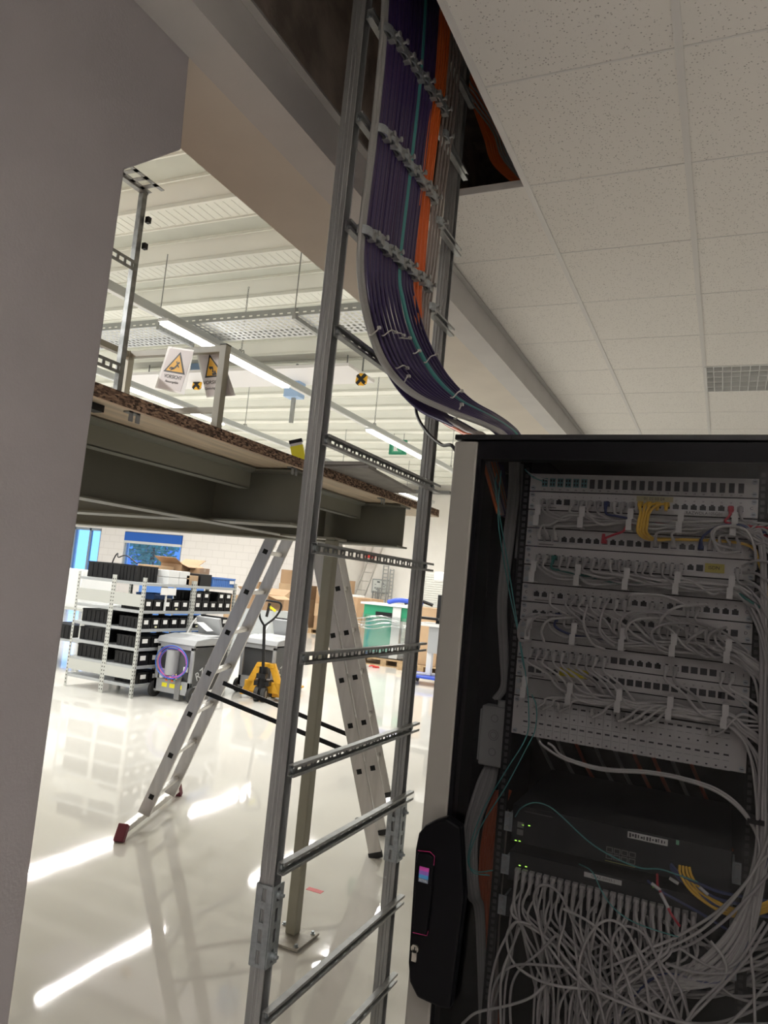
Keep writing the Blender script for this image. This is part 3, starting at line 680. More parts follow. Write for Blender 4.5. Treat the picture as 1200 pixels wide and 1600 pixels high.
def hook(px, py, Yv, lab, blue):
    p = at(px, py, Y=Yv); t = thing('hook_block', lab, 'hoist hook', p)
    m = MB(); m.cyl((p.x, p.y, p.z+.12), (p.x, p.y, HZ), .012, 8); m.build('rope', galv_dark, t)
    for k, (a, sx, sz) in enumerate(((.1, .085, .06), (.1, .05, .085), (.75, .028, .095), (-.8, .024, .09))):
        MB().box(-sx, sx, -.02-.004*k, .02+.004*k, -sz, sz, Matrix.Translation(p) @ Matrix.Rotation(a, 4, 'Y')).build('stripe', signk if k > 1 else signy, t, bevel=.01)
    if blue: MB().box(p.x-.11, p.x+.11, p.y-.08, p.y+.08, p.z+.12, p.z+.52).build('trolley_box', mat('pale_blue_plastic', (.38, .55, .80), .4), t)
    return t
hook(565, 593, 9.0, 'black and yellow striped hook block hanging below the white roof panel', False)
hook(308, 601, 9.4, 'black and yellow hook block with pale blue housing, seen between the warning sheets', True)
p = at(460, 612, Y=9.6)
t = thing('sensor_box', 'pale blue box with a rod hanging under the nearest light row', 'device', p)
MB().box(p.x-.13, p.x+.13, p.y-.1, p.y+.1, p.z-.1, p.z+.22).build('housing', mat('pale_blue_plastic', (.38, .55, .80), .4), t)
MB().box(p.x-.03, p.x+.03, p.y-.02, p.y+.02, p.z-.50, p.z-.1).build('rod', galv, t); MB().cyl((p.x, p.y, p.z+.22), (p.x, p.y, HZ), .02, 8).build('stem', galv, t)
p = at(622, 699, Y=14.5)
t = thing('exit_sign', 'green emergency exit sign with a white arrow hanging under the hall roof', 'exit sign', p)
MB().box(p.x-.2, p.x+.2, p.y-.03, p.y+.03, p.z-.16, p.z+.16).build('panel', mat('exit_green', (.02, .25, .14), .4), t)
m = MB(); F = lambda u, v, q: (p.x+u, p.y-.031-q, p.z+v)
m.prism([(-.13, .12), (.11, .12), (.11, -.12), (-.13, -.12)], F, 0, .001)
m.build('arrow_field', mat('exit_green_light', (.10, .42, .26), .4), t)
m = MB(); m.prism([(-.09, -.09), (.03, -.09), (-.015, -.045), (.07, .04), (.03, .08), (-.055, -.005), (-.09, .03)], F, .0012, .002); m.build('arrow', white, t)
MB().cyl((p.x-.12, p.y, p.z+.16), (p.x-.12, p.y, HZ), .008, 6).cyl((p.x+.12, p.y, p.z+.16), (p.x+.12, p.y, HZ), .008, 6).build('hanger', galv, t)

# ================================================================ ALUMINIUM COMBINATION LADDER
R = Vector((-.35, .937, 0)).normalized()
LF = Vector((-3.254, 3.76, -H)); RF = Vector((-1.845, 4.28, -H)); AP = Vector((-2.46, 4.0, .584))
al = thing('stepladder', 'aluminium three-part ladder set up as an A-frame behind the steel post', 'ladder', (-2.5, 4.2, -H))
def section(f0, f1, wid, tag_, rung0=.26, step=.28):
    d = (f1-f0); L = d.length; d.normalize(); dep = d.cross(R)
    for k, o in enumerate((0, wid)):
        a, b = f0+R*o, f1+R*o
        st = MB().bar(a, b, .078, .026, up=R).build('stile', alu, al, bevel=.003)
        z = rung0
        while z < L-.05:
            c = a+d*z - R*(.0135 if k == 0 else -.0135); MB().box(-.015, .015, -.015, .015, -.002, .002, Matrix.Translation(c) @ Matrix((d, dep, R)).transposed().to_4x4()).build('rung_end', steel_hole, st); z += step
    z = rung0
    while z < L-.05:
        c = f0+d*z; MB().bar(c+R*.014, c+R*(wid-.014), .032, .028, up=d).build('rung', alu, al, bevel=.003); z += step
    return d
dl = (AP-LF).normalized(); dr = (AP-RF).normalized(); outw = -(dr.cross(R)) if (dr.cross(R)).x < 0 else dr.cross(R)
section(LF+dl*.09, AP-Vector((.04, .015, 0)), .45, 'l', .12)
section(RF+dr*.02, AP+dr*.27, .42, 'r', .22)
s3 = outw*.082 - R*.0
section(RF+s3+R*.03+dr*.26, AP+s3+R*.03-dr*.05, .36, 't', .26)
for p in (RF, RF+R*.42): MB().bar(p+dr*.0, p+dr*.035, .084, .032, up=R).build('foot', rubber, al)
for p in (RF+s3+R*.03+dr*.26, RF+s3+R*.39+dr*.26): MB().bar(p-dr*.02, p+dr*.012, .084, .032, up=R).build('foot', rubber, al)
tp = AP+dr*.27
MB().bar(tp-dr*.002, tp+dr*.02, .084, .032, up=R).build('end_cap', blackpl, al)
MB().bar(tp-dr*.14, tp-dr*.02, .082, .030, up=R).build('yellow_label', yellowlab, al)
c = LF+R*.225
MB().bar(c-R*.45+Vector((0, 0, .055)), c+R*.45+Vector((0, 0, .055)), .05, .035, up=(0, 0, 1)).build('stabiliser_bar', alu, al, bevel=.003)
for s in (-1, 1):
    p = c+R*s*.455; m = MB(); m.bar(p+R*s*.045+Vector((0, 0, .0)), p-R*s*.012+Vector((0, 0, .085)), .06, .045, up=(0, 0, 1)); m.build('foot', maroon, al, bevel=.006)
for o in (0, .43):
    a = LF+dl*.93+R*o; b = RF+dr*.62+R*(o*.98)
    MB().bar(a, b, .008, .028, up=(0, 0, 1)).build('spreader_bar', blackpl, al)
m = MB(); q = RF+dr*.2-R*.03; m.tube(spl([q+Vector((0, 0, .03)), q+Vector((-.07, -.02, .035)), q+Vector((-.085, -.02, .02)), q+Vector((-.085, -.02, -.02))], 4), .006, 6); m.build('hook', galv, al)
MB().box(-1.95, -1.86, 3.62, 3.66, -H, -H+.001).build('floor_tape', redm, label='short strip of red tape on the floor behind the steel post', cat='tape')

# ================================================================ SHELVING
tote_n = 0
def make_tote(w_, d, h, lab, grp, loc, labelmat=white, nlab=1):     # front faces +x
    t = thing('storage_tote', lab, 'tote', loc, grp); x, y, z = loc
    m = MB(); a = .012
    m.box(x-d, x, y-w_/2, y+w_/2, z, z+.012); m.box(x-d, x-d+a, y-w_/2, y+w_/2, z+.012, z+h); m.box(x-a, x, y-w_/2, y+w_/2, z+.012, z+h)
    m.box(x-d+a, x-a, y-w_/2, y-w_/2+a, z+.012, z+h); m.box(x-d+a, x-a, y+w_/2-a, y+w_/2, z+.012, z+h)
    m.box(x-d-.008, x+.008, y-w_/2-.004, y+w_/2+.004, z+h-.018, z+h-.006)
    for k in range(1, 6): yy = y-w_/2+w_*k/6; m.box(x, x+.005, yy-.003, yy+.003, z+.01, z+h-.02); xx = x-d+d*k/6; m.box(xx-.004, xx+.004, y-w_/2-.006, y-w_/2, z+.01, z+h-.02)
    m.build('body', blackpl, t)
    if nlab: MB().box(x+.006, x+.0075, y-w_*.28, y+w_*.22, z+h*.42, z+h*.80).build('label_card', labelmat, t)
    if nlab > 1: MB().box(x+.006, x+.0075, y-w_*.1, y+w_*.15, z+h*.10, z+h*.26).build('label_card', mat('cream_label', (.7, .68, .45), .6), t)
    return t
LEV = [-.262, -.600, -.825, -1.055, -1.270, -1.490]
def shelf_unit(x0, x1, y0, y1, lab, endpanel):
    t = thing('shelving_unit', lab, 'shelving unit', ((x0+x1)/2, (y0+y1)/2, -H))
    for x in (x0, x1-.035):
        for y in (y0, y1-.035):
            m = MB(); m.box(x, x+.035, y, y+.004, -H, -.20); xx = x if x == x0 else x+.031
            m.box(xx, xx+.004, y+.004, y+.035, -H, -.20); u = m.build('upright', shelfm, t)
            m = MB(); z = -H+.04
            while z < -.22:
                m.box(x+.011, x+.024, y-.0008, y, z, z+.016); xo = x-.0008 if x == x0 else x+.035
                m.box(xo, xo+.0008, y+.012, y+.024, z, z+.016); z += .045
            m.build('slots', steel_hole, u)
    for z in LEV: MB().box(x0+.004, x1-.004, y0+.004, y1-.004, z-.035, z).build('shelf', shelfg, t, bevel=.002)
    if endpanel:
        MB().box(x0+.036, x1-.036, y0-.001, y0+.003, -.56, -.41).build('end_panel', shelfm, t)
        MB().box(x0+.036, x1-.036, y0-.001, y0+.003, -1.43, -1.30).build('end_panel', shelfm, t)
    return t
X0, X1, X2 = -7.50, -6.885, -6.39; Y0, Y1, Y2 = 6.985, 7.93, 8.86
shelf_unit(X0, X1, Y0, Y1, 'grey metal shelving unit, front left one of the block of four', True)
shelf_unit(X1, X2, Y0, Y1, 'grey metal shelving unit, front right one of the block, next to the trolley', True)
shelf_unit(X0, X1, Y1+.003, Y2, 'grey metal shelving unit, rear left one of the block of four', False)
shelf_unit(X1, X2, Y1+.003, Y2, 'grey metal shelving unit, rear right one of the block of four', False)
names = ['', 'second', 'third', 'fourth', 'fifth', 'bottom']
rr = random.Random(4)
for li in range(1, 6):
    z = LEV[li]; nb = {1: (5, 5), 2: (5, 4), 3: (4, 4), 4: (4, 3), 5: (2, 2)}[li]
    for bay, (ya, yb) in enumerate(((Y0+.05, Y1-.04), (Y1+.05, Y2-.05))):
        n = nb[bay]; wd = (yb-ya)/max(n, 4)
        off = 0 if li < 5 else wd*.2
        for k in range(n):
            yy = ya+off+wd*(k+.5)
            side = 'near' if bay == 0 else 'far'
            lab = 'black labelled tote facing the trolleys, %s shelf from the top, %s bay' % (names[li], side)
            make_tote(wd-.025, .36, .135 if li != 4 else .15, lab, 'totes on the %s shelf of the %s bay' % (names[li], side), (X2-.03, yy, z), nlab=rr.choice((1, 1, 2)))
            if li == 1 and bay == 1 and k in (0, 1, 3, 4):
                make_tote(wd-.025, .36, .12, 'black tote stacked on another on the second shelf of the far bay', 'upper totes of the far bay', (X2-.03, yy, z+.137), nlab=1)
for li in (2, 3, 4):
    for (xa, xb, nm, n) in ((X0+.06, X1-.10, 'left', 1), (X1+.16, X2-.42, 'right', 0)):
        for k in range(1):
            if nm == 'right': continue
            z = LEV[li]
            make_tote(.38, .44, .16, 'black ribbed tote at the near end of the left unit, %s shelf from the top' % names[li], None, (xb, Y0+.27, z), nlab=0)
            make_tote(.38, .44, .16, 'black ribbed tote behind another in the left unit, %s shelf from the top' % names[li], None, (xb, Y0+.68, z), nlab=0)
def boxbox(name, x0, x1, y0, y1, z0, z1, m_, lab, cat, grp=None, rz=0, flaps=0, tape=True):
    M = Matrix.Translation(((x0+x1)/2, (y0+y1)/2, 0)) @ Matrix.Rotation(rz, 4, 'Z'); a, b = (x1-x0)/2, (y1-y0)/2
    t = thing(name, lab, cat, ((x0+x1)/2, (y0+y1)/2, z0), grp)
    m = MB()
    if flaps:
        for q in ((-a, a, -b, -b+.006), (-a, a, b-.006, b), (-a, -a+.006, -b, b), (a-.006, a, -b, b)): m.box(*q, z0, z1, M)
        m.box(-a, a, -b, b, z0, z0+.006, M)
    else: m.box(-a, a, -b, b, z0, z1, M)
    m.build('body', m_, t, bevel=.004)
    if flaps:
        for s in (-1, 1):
            MB().box(-a, a, 0, b*.9, -.003, .003, M @ Matrix.Translation((0, s*b, z1)) @ Matrix.Rotation(s*(.5), 4, 'X') @ Matrix.Scale(s, 4, (0, 1, 0))).build('flap', m_, t)
        MB().box(0, b*.7, -b, b, -.003, .003, M @ Matrix.Translation((a, 0, z1)) @ Matrix.Rotation(.3, 4, 'Y')).build('flap', m_, t)
    elif tape: MB().box(-a-.0008, a+.0008, -.025, .025, z1-.05, z1+.0008, M).build('tape', mat('brown_parcel_tape', (.42, .30, .18), .35), t)
    return t
ZT = LEV[0]
make_tote(.42, .50, .20, 'black ribbed tote on the shelf top at the far left, cables hanging out', None, (-6.98, 7.32, ZT), nlab=0)
make_tote(.36, .34, .20, 'black tote on the shelf top right beside the cabled tote', None, (-6.60, 7.24, ZT), nlab=0)
cable('loose_cable', [(-7.3, 7.3, ZT+.1), (-7.2, 7.25, ZT+.26), (-7.12, 7.22, ZT+.33), (-7.08, 7.2, ZT+.28), (-6.95, 7.2, ZT+.31), (-6.75, 7.2, ZT+.22)], .008, cblack, 6, label='black cable sticking up out of the tote on the shelf top', cat='cable')
for k, (x, y, z, l) in enumerate(((-6.60, 7.55, 0, 'lower near'), (-6.60, 7.76, 0, 'lower far'), (-6.60, 7.55, .09, 'upper near'), (-6.60, 7.76, .09, 'upper far'))):
    boxbox('small_box', x-.13, x+.16, y-.10, y+.10, ZT+z, ZT+z+.085, whitepl, 'small white box on the shelf top beside the black totes, %s of four' % l, 'box', tape=False)
m = MB(); v = []
for i in range(9):
    for j in range(7): v.append((-6.98+.03*i, 7.5+.05*j, ZT+.03+.035*math.sin(i*1.7+j*.9)*math.cos(j*1.3)))
m.add(v, [(i*7+j, i*7+j+1, (i+1)*7+j+1, (i+1)*7+j) for i in range(8) for j in range(6)], True); m.add([(a, b, ZT+.001) for a, b in ((-6.98, 7.5), (-6.74, 7.5), (-6.74, 7.8), (-6.98, 7.8))], [(0, 1, 2, 3)])
m.build('foam_sheet', white, label='crumpled white foam sheet on the shelf top beside the small white boxes', cat='packing foam')
boxbox('cardboard_box', -6.72, -6.44, 7.80, 8.04, ZT+.001, ZT+.13, card2, 'small pale cardboard box on the shelf top left of the black carton', 'cardboard box')
boxbox('black_carton', -6.69, -6.42, 8.06, 8.30, ZT, ZT+.16, blackpl, 'black carton on the shelf top beside the small cardboard box', 'box', tape=False)
boxbox('cardboard_box', -7.30, -6.92, 8.25, 8.62, ZT, ZT+.27, card, 'open cardboard box with raised flaps on the shelf top behind the blue bin', 'cardboard box', flaps=1)
boxbox('cardboard_box', -7.35, -7.0, 7.85, 8.18, ZT, ZT+.22, card2, 'closed cardboard box on the shelf top left of the open box', 'cardboard box')
boxbox('cardboard_box', -6.90, -6.72, 8.40, 8.62, ZT, ZT+.24, card, 'upright cardboard box squeezed behind the blue bin on the shelf top', 'cardboard box')
def bin_(x0, x1, y0, y1, z0, h, lab):
    t = thing('plastic_bin', lab, 'storage bin', ((x0+x1)/2, (y0+y1)/2, z0)); m = MB(); a = .01
    m.box(x0, x1, y0, y1, z0, z0+a); m.box(x0, x0+a, y0, y1, z0+a, z0+h); m.box(x1-a, x1, y0, y1, z0+a, z0+h); m.box(x0+a, x1-a, y0, y0+a, z0+a, z0+h); m.box(x0+a, x1-a, y1-a, y1, z0+a, z0+h)
    for k in range(1, 12): yy = y0+(y1-y0)*k/12; m.box(x1, x1+.005, yy-.004, yy+.004, z0+.01, z0+h-.02)
    m.box(x1, x1+.01, y0, y1, z0+h-.02, z0+h); m.build('body', bluebin, t)
    MB().box(x1+.011, x1+.012, y1-.14, y1-.03, z0+h*.4, z0+h*.75).build('label_card', white, t)
bin_(-6.66, -6.42, 8.33, 8.84, ZT, .13, 'long ribbed blue plastic bin on the shelf top at its right end')
bin_(-6.85, -6.55, 7.35, 7.7, LEV[1], .2, 'blue plastic bin on the second shelf behind the black totes')
t = thing('label_stand', 'white label plate on a small stand on the second shelf beside the corner', 'label plate', (-6.42, 7.42, LEV[1]))
MB().box(-6.42, -6.41, 7.40, 7.43, LEV[1], LEV[1]+.2).build('stand', whitepl, t); MB().box(-6.41, -6.40, 7.30, 7.58, LEV[1]+.2, LEV[1]+.29).build('plate', white, t)
# further bench and shelf to the left behind the shelving
t = thing('workbench', 'long grey workbench behind the shelving at the left wall edge', 'workbench', (-9.6, 8.3, -H))
MB().box(-10.8, -8.3, 7.9, 8.7, -.80, -.76).build('worktop', shelfm, t); MB().box(-10.8, -8.3, 7.9, 8.7, -1.25, -1.22).build('lower_shelf', shelfg, t)
for x in (-10.75, -8.35):
    for y in (7.92, 8.64): MB().box(x, x+.045, y, y+.045, -H, -.80).build('leg', shelfm, t)
boxbox('white_crate', -9.9, -8.45, 7.95, 8.6, -.76, -.22, whitepl, 'large white crate on the workbench left of the shelving', 'crate', tape=False)
make_tote(.5, .5, .2, 'black tote on the lower shelf of the workbench', None, (-8.5, 8.2, -1.22), nlab=0)
make_tote(.55, .6, .17, 'black tote on the workbench top in front of the white crate', None, (-8.35, 8.68, -.76), nlab=0) if False else None
boxbox('blue_crate', -8.9, -8.1, 9.6, 10.3, -H, -.35, bluebin, 'blue crate standing on the floor behind the shelving', 'crate', tape=False)

# ================================================================ SERVICE TROLLEYS
def trolley(x0, y0, lab, front=True):
    w_, d, h = .56, .72, .66; z = -H
    t = thing('service_trolley', lab, 'service machine', (x0+w_/2, y0+d/2, z))
    m = MB(); f = .045
    m.box(x0, x0+f, y0, y0+.03, z+.10, z+h); m.box(x0+w_-f, x0+w_, y0, y0+.03, z+.10, z+h); m.box(x0, x0+w_, y0, y0+.03, z+.08, z+.24); m.box(x0, x0+w_, y0, y0+.03, z+h-.04, z+h+.02)
    m.build('front_frame', cartlight, t, bevel=.004)
    m = MB(); m.prism([(y0+.03, .10), (y0+d, .14), (y0+d-.04, h), (y0+.03, h)], lambda u, v, q: (q, u, z+v), x0+.03, x0+w_-.01); m.box(x0+.05, x0+w_-.05, y0+.005, y0+.03, z+.24, z+.25)
    m.build('body', cartgrey, t, bevel=.01)
    m = MB(); m.prism([(-.02, h+.02), (.25, h+.02), (d-.03, h+.02), (d+.02, h+.09), (.30, h+.12), (.02, h+.09)], lambda u, v, q: (q, y0+u, z+v), x0-.02, x0+w_+.02)
    m.build('top_tray', mat('light_grey_moulded_lid', (.38, .39, .40), .4), t, bevel=.012)
    MB().box(x0+.06, x0+w_-.06, y0+.30, y0+.58, 0, .012, Matrix.Translation((0, 0, z+h+.115))).build('lid', whitepl, t, bevel=.004)
    MB().box(-.19, .19, -.02, .02, 0, .26, Matrix.Translation((x0+w_/2, y0+d-.06, z+h+.10)) @ Matrix.Rotation(.35, 4, 'X')).build('control_panel', cartlight, t, bevel=.01)
    for xx in (x0+.02, x0+w_-.02):
        pts = [(xx, y0+d-.25, z+h+.06), (xx, y0+d-.12, z+h+.26), (xx, y0+d+.02, z+h+.34), (xx, y0+d+.08, z+h+.25), (xx, y0+d+.02, z+h-.02)]
        MB().tube(spl(pts, 5), .012, 8).build('handle_hoop', whitepl, t)
    MB().cyl((x0+.02, y0+d+.02, z+h+.345), (x0+w_-.02, y0+d+.02, z+h+.345), .014, 8).build('push_bar', blackpl, t)
    for xx in (x0-.035, x0+w_-.01):
        wh = MB().cyl((xx, y0+.04, z+.095), (xx+.045, y0+.04, z+.095), .095, 20).build('wheel', rubber, t, bevel=.006)
        MB().cyl((xx-.004, y0+.04, z+.095), (xx+.049, y0+.04, z+.095), .035, 14).build('hub', cartlight, wh)
    for xx in (x0+.08, x0+w_-.1): MB().cyl((xx, y0+d-.1, z+.045), (xx+.025, y0+d-.1, z+.045), .045, 14).box(xx, xx+.025, y0+d-.12, y0+d-.08, z+.06, z+.12).build('castor', rubber, t)
    if front:
        for k, xx in enumerate((.17, .29, .40)): MB().box(x0+xx-.04, x0+xx+.04, y0-.002, y0, z+.145, z+.195).build('yellow_sticker', yellowlab, t)
        MB().cyl((x0+.24, y0+.02, z+.30), (x0+.24, y0+.02, z+.60), .085, 18).build('gas_bottle', cartlight, t, bevel=.01)
        MB().cyl((x0+.12, y0+.0, z+.25), (x0+.12, y0+.0, z+.36), .035, 12).build('filter_bottle', whitepl, t)
        MB().box(x0+.34, x0+.42, y0-.01, y0+.01, z+.02, z+.30).build('strap', mat('grey_strap', (.22, .22, .22), .7), t)
        MB().box(x0+.44, x0+.50, y0-.01, y0+.01, z+.36, z+.42).build('tag_label', white, t)
        for k in range(5):
            a0 = k*1.3; rad = (.20+.012*k, .16+.01*k)
            pts = [(x0+.29+rad[0]*math.cos(a), y0-.03-.008*k, z+.46+rad[1]*math.sin(a)) for a in [a0+i*.55 for i in range(10 if k < 4 else 12)]]
            MB().tube(spl(pts, 4), .006, 6).build('hose', [mat('violet_hose', (.25, .10, .45), .4), mat('blue_hose', (.05, .15, .6), .4), mat('pink_hose', (.7, .12, .3), .4)][k % 3], t)
        for k in range(6):
            a = (x0+.2+.03*k, y0-.02, z+.28+.02*(k % 3)); MB().tube(spl([a, (a[0]+.03, y0-.05, a[2]-.05), (a[0]+.06, y0-.02, a[2]-.01)], 4), .008, 6).build('hose_coupling', [corange, cteal, mat('brass_fitting', (.6, .4, .2), .3, .8)][k % 3], t)
    F = frame(Vector((x0+w_-.008, y0+.24, z+.36)), (0, 1, .52), (0, -.52, 1))
    text('lettering', 'R744', .15, mat('pale_grey_lettering', (.55, .56, .57), .5), F, t, depth=.002)
    m = MB(); m.bar((x0+w_-.008, y0+.06, z+.18), (x0+w_-.008, y0+.2, z+.20), .002, .008); m.bar((x0+w_-.008, y0+.2, z+.20), (x0+w_-.008, y0+.5, z+.40+.12), .002, .008); m.build('trim_line', mat('pale_grey_lettering', (.55, .56, .57), .5), t)
    return t
trolley(-6.36, 7.32, 'grey service trolley with coiled violet hoses and yellow stickers beside the shelving')
trolley(-5.98, 8.55, 'dark grey service trolley half hidden behind the ladder, next to the pallet truck', False)
MB().box(-.10, .10, -.07, .07, 0, .002, Matrix.Translation((-6.05, 7.80, -H+.885)) @ Matrix.Rotation(.5, 4, 'Y')).build('paper_sheet', white, label='white paper sheet propped on the hose trolley', cat='paper')

# ================================================================ PALLET TRUCK
pt = thing('pallet_truck', 'yellow pallet truck with upright black loop handle', 'pallet truck', (-5.36, 8.20, -H))
TM = Matrix.Translation((-5.36, 8.20, -H)) @ Matrix.Rotation(.30, 4, 'Z')
for x in (-.045, .045):
    wv = MB(); wv.cyl(TM @ Vector((x-.026, 0, .095)), TM @ Vector((x+.026, 0, .095)), .095, 24); wh = wv.build('steer_wheel', rubber, pt, bevel=.006)
    MB().cyl(TM @ Vector((x-.029, 0, .095)), TM @ Vector((x+.029, 0, .095)), .05, 14).build('rim', mat('wheel_grey', (.25, .25, .24), .5), wh)
m = MB(); m.box(-.10, .10, -.02, .12, .20, .26, TM); m.cyl(TM @ Vector((0, 0, .12)), TM @ Vector((0, .02, .44)), .055, 14); m.box(-.06, .06, -.08, .06, .30, .36, TM); m.build('pump', blackpl, pt)
m = MB(); m.box(-.26, .26, .10, .16, .10, .24, TM)
m.prism([(-.31, .05), (-.22, .05), (-.03, .48), (-.12, .48)], lambda u, v, q: TM @ Vector((u, q, v)), .10, .17); m.prism([(.31, .05), (.22, .05), (.03, .48), (.12, .48)], lambda u, v, q: TM @ Vector((u, q, v)), .10, .17)
m.box(-.12, .12, .09, .18, .42, .48, TM); m.build('head_frame', yellowp, pt, bevel=.005)
for s in (-1, 1):
    m = MB(); m.prism([(.15, .05), (.15, .17), (.30, .10), (1.25, .08), (1.30, .05)], lambda u, v, q: TM @ Vector((q, u, v)), s*.27 if s < 0 else .11, -.11 if s < 0 else .27); m.build('fork', yellowp, pt, bevel=.004)
    MB().cyl(TM @ Vector((s*.19-.05, 1.12, .04)), TM @ Vector((s*.19+.05, 1.12, .04)), .04, 14).build('fork_roller', mat('roller_grey', (.4, .4, .4), .5), pt)
hb = TM @ Vector((0, 0, .40)); ht = Vector(at(413, 978, Y=8.05)); htop = Vector(at(421, 945, Y=8.05))
MB().tube([hb, ht], .02, 10).build('drawbar', blackpl, pt)
a = (htop-ht).normalized(); sd = Vector((.9, .42, 0))
pts = [ht, ht+a*.12+sd*.11, ht+a*.24+sd*.155, ht+a*.31+sd*.13, ht+a*.325+sd*.03, ht+a*.32-sd*.07, ht+a*.22-sd*.11, ht+a*.1-sd*.08, ht]
MB().tube(spl(pts, 5), .014, 8).build('loop_handle', blackpl, pt)
MB().bar(ht+a*.12, ht+a*.30, .02, .03, up=(1, 0, 0)).build('release_stem', blackpl, pt)
MB().bar(ht+a*.26, ht+a*.20+sd*.10, .018, .03).build('release_lever', yellowlab, pt)

# ================================================================ BOXES, PALLETS AND MACHINES AT THE BACK
def pallet(cx, cy, lab, rz=0, w_=1.2, d=.8):
    z = -H; t = thing('wooden_pallet', lab, 'pallet', (cx, cy, z)); M = Matrix.Translation((cx, cy, z)) @ Matrix.Rotation(rz, 4, 'Z')
    m = MB()
    for k in range(5): m.box(-w_/2, w_/2, -d/2+k*(d-.12)/4, -d/2+.12+k*(d-.12)/4, .122, .144, M)
    m.build('deck_boards', palletw, t)
    m = MB()
    for x in (-w_/2, -.06, w_/2-.12): m.box(x, x+.12, -d/2, d/2, .10, .122, M)
    m.build('stringers', palletw, t)
    m = MB()
    for x in (-w_/2, -.06, w_/2-.12):
        for y in (-d/2, -.05, d/2-.1): m.box(x, x+.12, y, y+.1, .022, .10, M)
    for y in (-d/2, -.05, d/2-.1): m.box(-w_/2, w_/2, y, y+.1, 0, .022, M)
    m.build('blocks', palletw, t)
    return t
TOP = -H+.145
pallet(-6.25, 14.3, 'wooden pallet under the film-wrapped green machine', .12, 1.3, 1.0)
t = thing('wrapped_machine', 'green and white machine wrapped in clear film on a pallet', 'machine', (-6.3, 14.3, TOP))
MM = Matrix.Translation((-6.3, 14.3, TOP)) @ Matrix.Rotation(.10, 4, 'Z')
MB().box(-.52, .52, -.35, .38, .78, 1.06, MM).build('green_head', greenm, t, bevel=.01)
MB().box(-.58, .62, -.42, .42, 1.06, 1.10, MM).build('white_top', whitepl, t)
MB().box(-.48, .10, -.30, .30, .10, .78, MM).build('green_body', mat('green_machine_body', (.05, .33, .22), .5), t)
MB().box(.12, .30, -.38, -.22, .02, 1.05, MM).build('white_column', whitepl, t)
MB().box(-.25, .15, -.37, -.35, .82, .93, MM).build('black_recess', blackpl, t)
MB().box(-.55, .55, -.34, .34, 0, .10, MM).build('base', mat('machine_base_dark', (.06, .06, .06), .6), t)
m = MB(); nv = 24; v = []; rr2 = random.Random(8)
for j in range(7):
    z = .02+j*.14
    for i in range(nv):
        a = 2*math.pi*i/nv; cx = math.copysign(abs(math.cos(a))**.5, math.cos(a))*(.60+.06*(1-j/6)+rr2.uniform(-.02, .02)); cy_ = math.copysign(abs(math.sin(a))**.5, math.sin(a))*(.44+rr2.uniform(-.02, .02))
        v.append(MM @ Vector((cx, cy_, z+rr2.uniform(-.02, .02))))
m.add(v, [(j*nv+i, j*nv+(i+1) % nv, (j+1)*nv+(i+1) % nv, (j+1)*nv+i) for j in range(6) for i in range(nv)], True); m.build('film_wrap', film, t)
for k in range(4):
    pts = [MM @ Vector((-.62+.2*i, -.46+.02*math.sin(i*2+k), .62+.06*k-.05*math.sin(i*1.1+k*.6))) for i in range(7)]
    MB().tube(spl(pts, 3), .018, 5).build('film_fold', film, t)
tt = thing('tape_dispenser', 'blue and black hand tool lying on the white top of the wrapped machine', 'tool', (-6.0, 14.2, TOP+1.10))
MB().tube(spl([(-6.35, 14.15, TOP+1.14), (-6.1, 14.1, TOP+1.20), (-5.8, 14.15, TOP+1.19), (-5.6, 14.2, TOP+1.15)], 5), .05, 10).build('body', blue2, tt)
MB().tube(spl([(-6.0, 14.2, TOP+1.15), (-5.7, 14.2, TOP+1.23), (-5.4, 14.25, TOP+1.17)], 5), .035, 8).build('grip', blackpl, tt)
boxbox('cardboard_box', -8.95, -7.95, 16.6, 17.4, -H+.02, -H+1.25, card, 'tall brown cardboard box left of the wrapped green machine', 'cardboard box', rz=-.5)
boxbox('plastic_bag', -8.9, -8.4, 16.8, 17.2, -H+1.252, -H+1.30, whitepl, 'flat white bag on the tall cardboard box', 'bag', tape=False)
MB().box(-6.22, -6.12, 13.38, 13.46, -H, -H+.03).tube(spl([(-6.3, 13.4, -H+.015), (-6.2, 13.35, -H+.04), (-6.08, 13.4, -H+.015)], 4), .014, 6).build('strapping_scrap', redm, label='red strap scrap on the floor before the machine pallet', cat='strap')
for k, (px_, lab, w_, h, x, y) in enumerate((
    (0, 'left', 1.0, 1.35, -12.9, 19.4), (1, 'middle', 1.0, 1.80, -11.75, 19.5), (2, 'right', .9, 1.65, -10.55, 19.6))):
    pallet(x, y, 'wooden pallet under the %s stack of cardboard boxes by the back wall' % lab)
    lay = 4 if k else 3; hh = (h-.145)/lay; z = TOP
    for j in range(lay):
        cnt = 1 if j == 0 else 2
        for c in range(cnt):
            a = x-w_/2+c*w_/cnt; jig = rr.uniform(-.02, .02)
            if j == lay-1 and c == 1 and k != 2: continue
            pos = '' if cnt == 1 else (', left box' if c == 0 else ', right box')
            boxbox('cardboard_box', a+.01+jig, a+w_/cnt-.01+jig, y-.38, y+.38, z+.001, z+hh-.001, [card, card2][(j+c+k) % 2], 'cardboard box in the %s back-wall stack, %s layer%s' % (lab, ['lowest', 'second', 'third', 'fourth'][j], pos), 'cardboard box')
        z += hh
boxbox('cardboard_box', -13.5, -13.0, 18.2, 18.7, -H+.001, -H+.9, card2, 'cardboard box on the floor left of the three stacks', 'cardboard box')
boxbox('cardboard_box', -8.9, -8.3, 12.6, 13.2, -H+.9, -H+1.2, card, 'cardboard box on the grey crate seen between the ladder stiles', 'cardboard box', flaps=1)
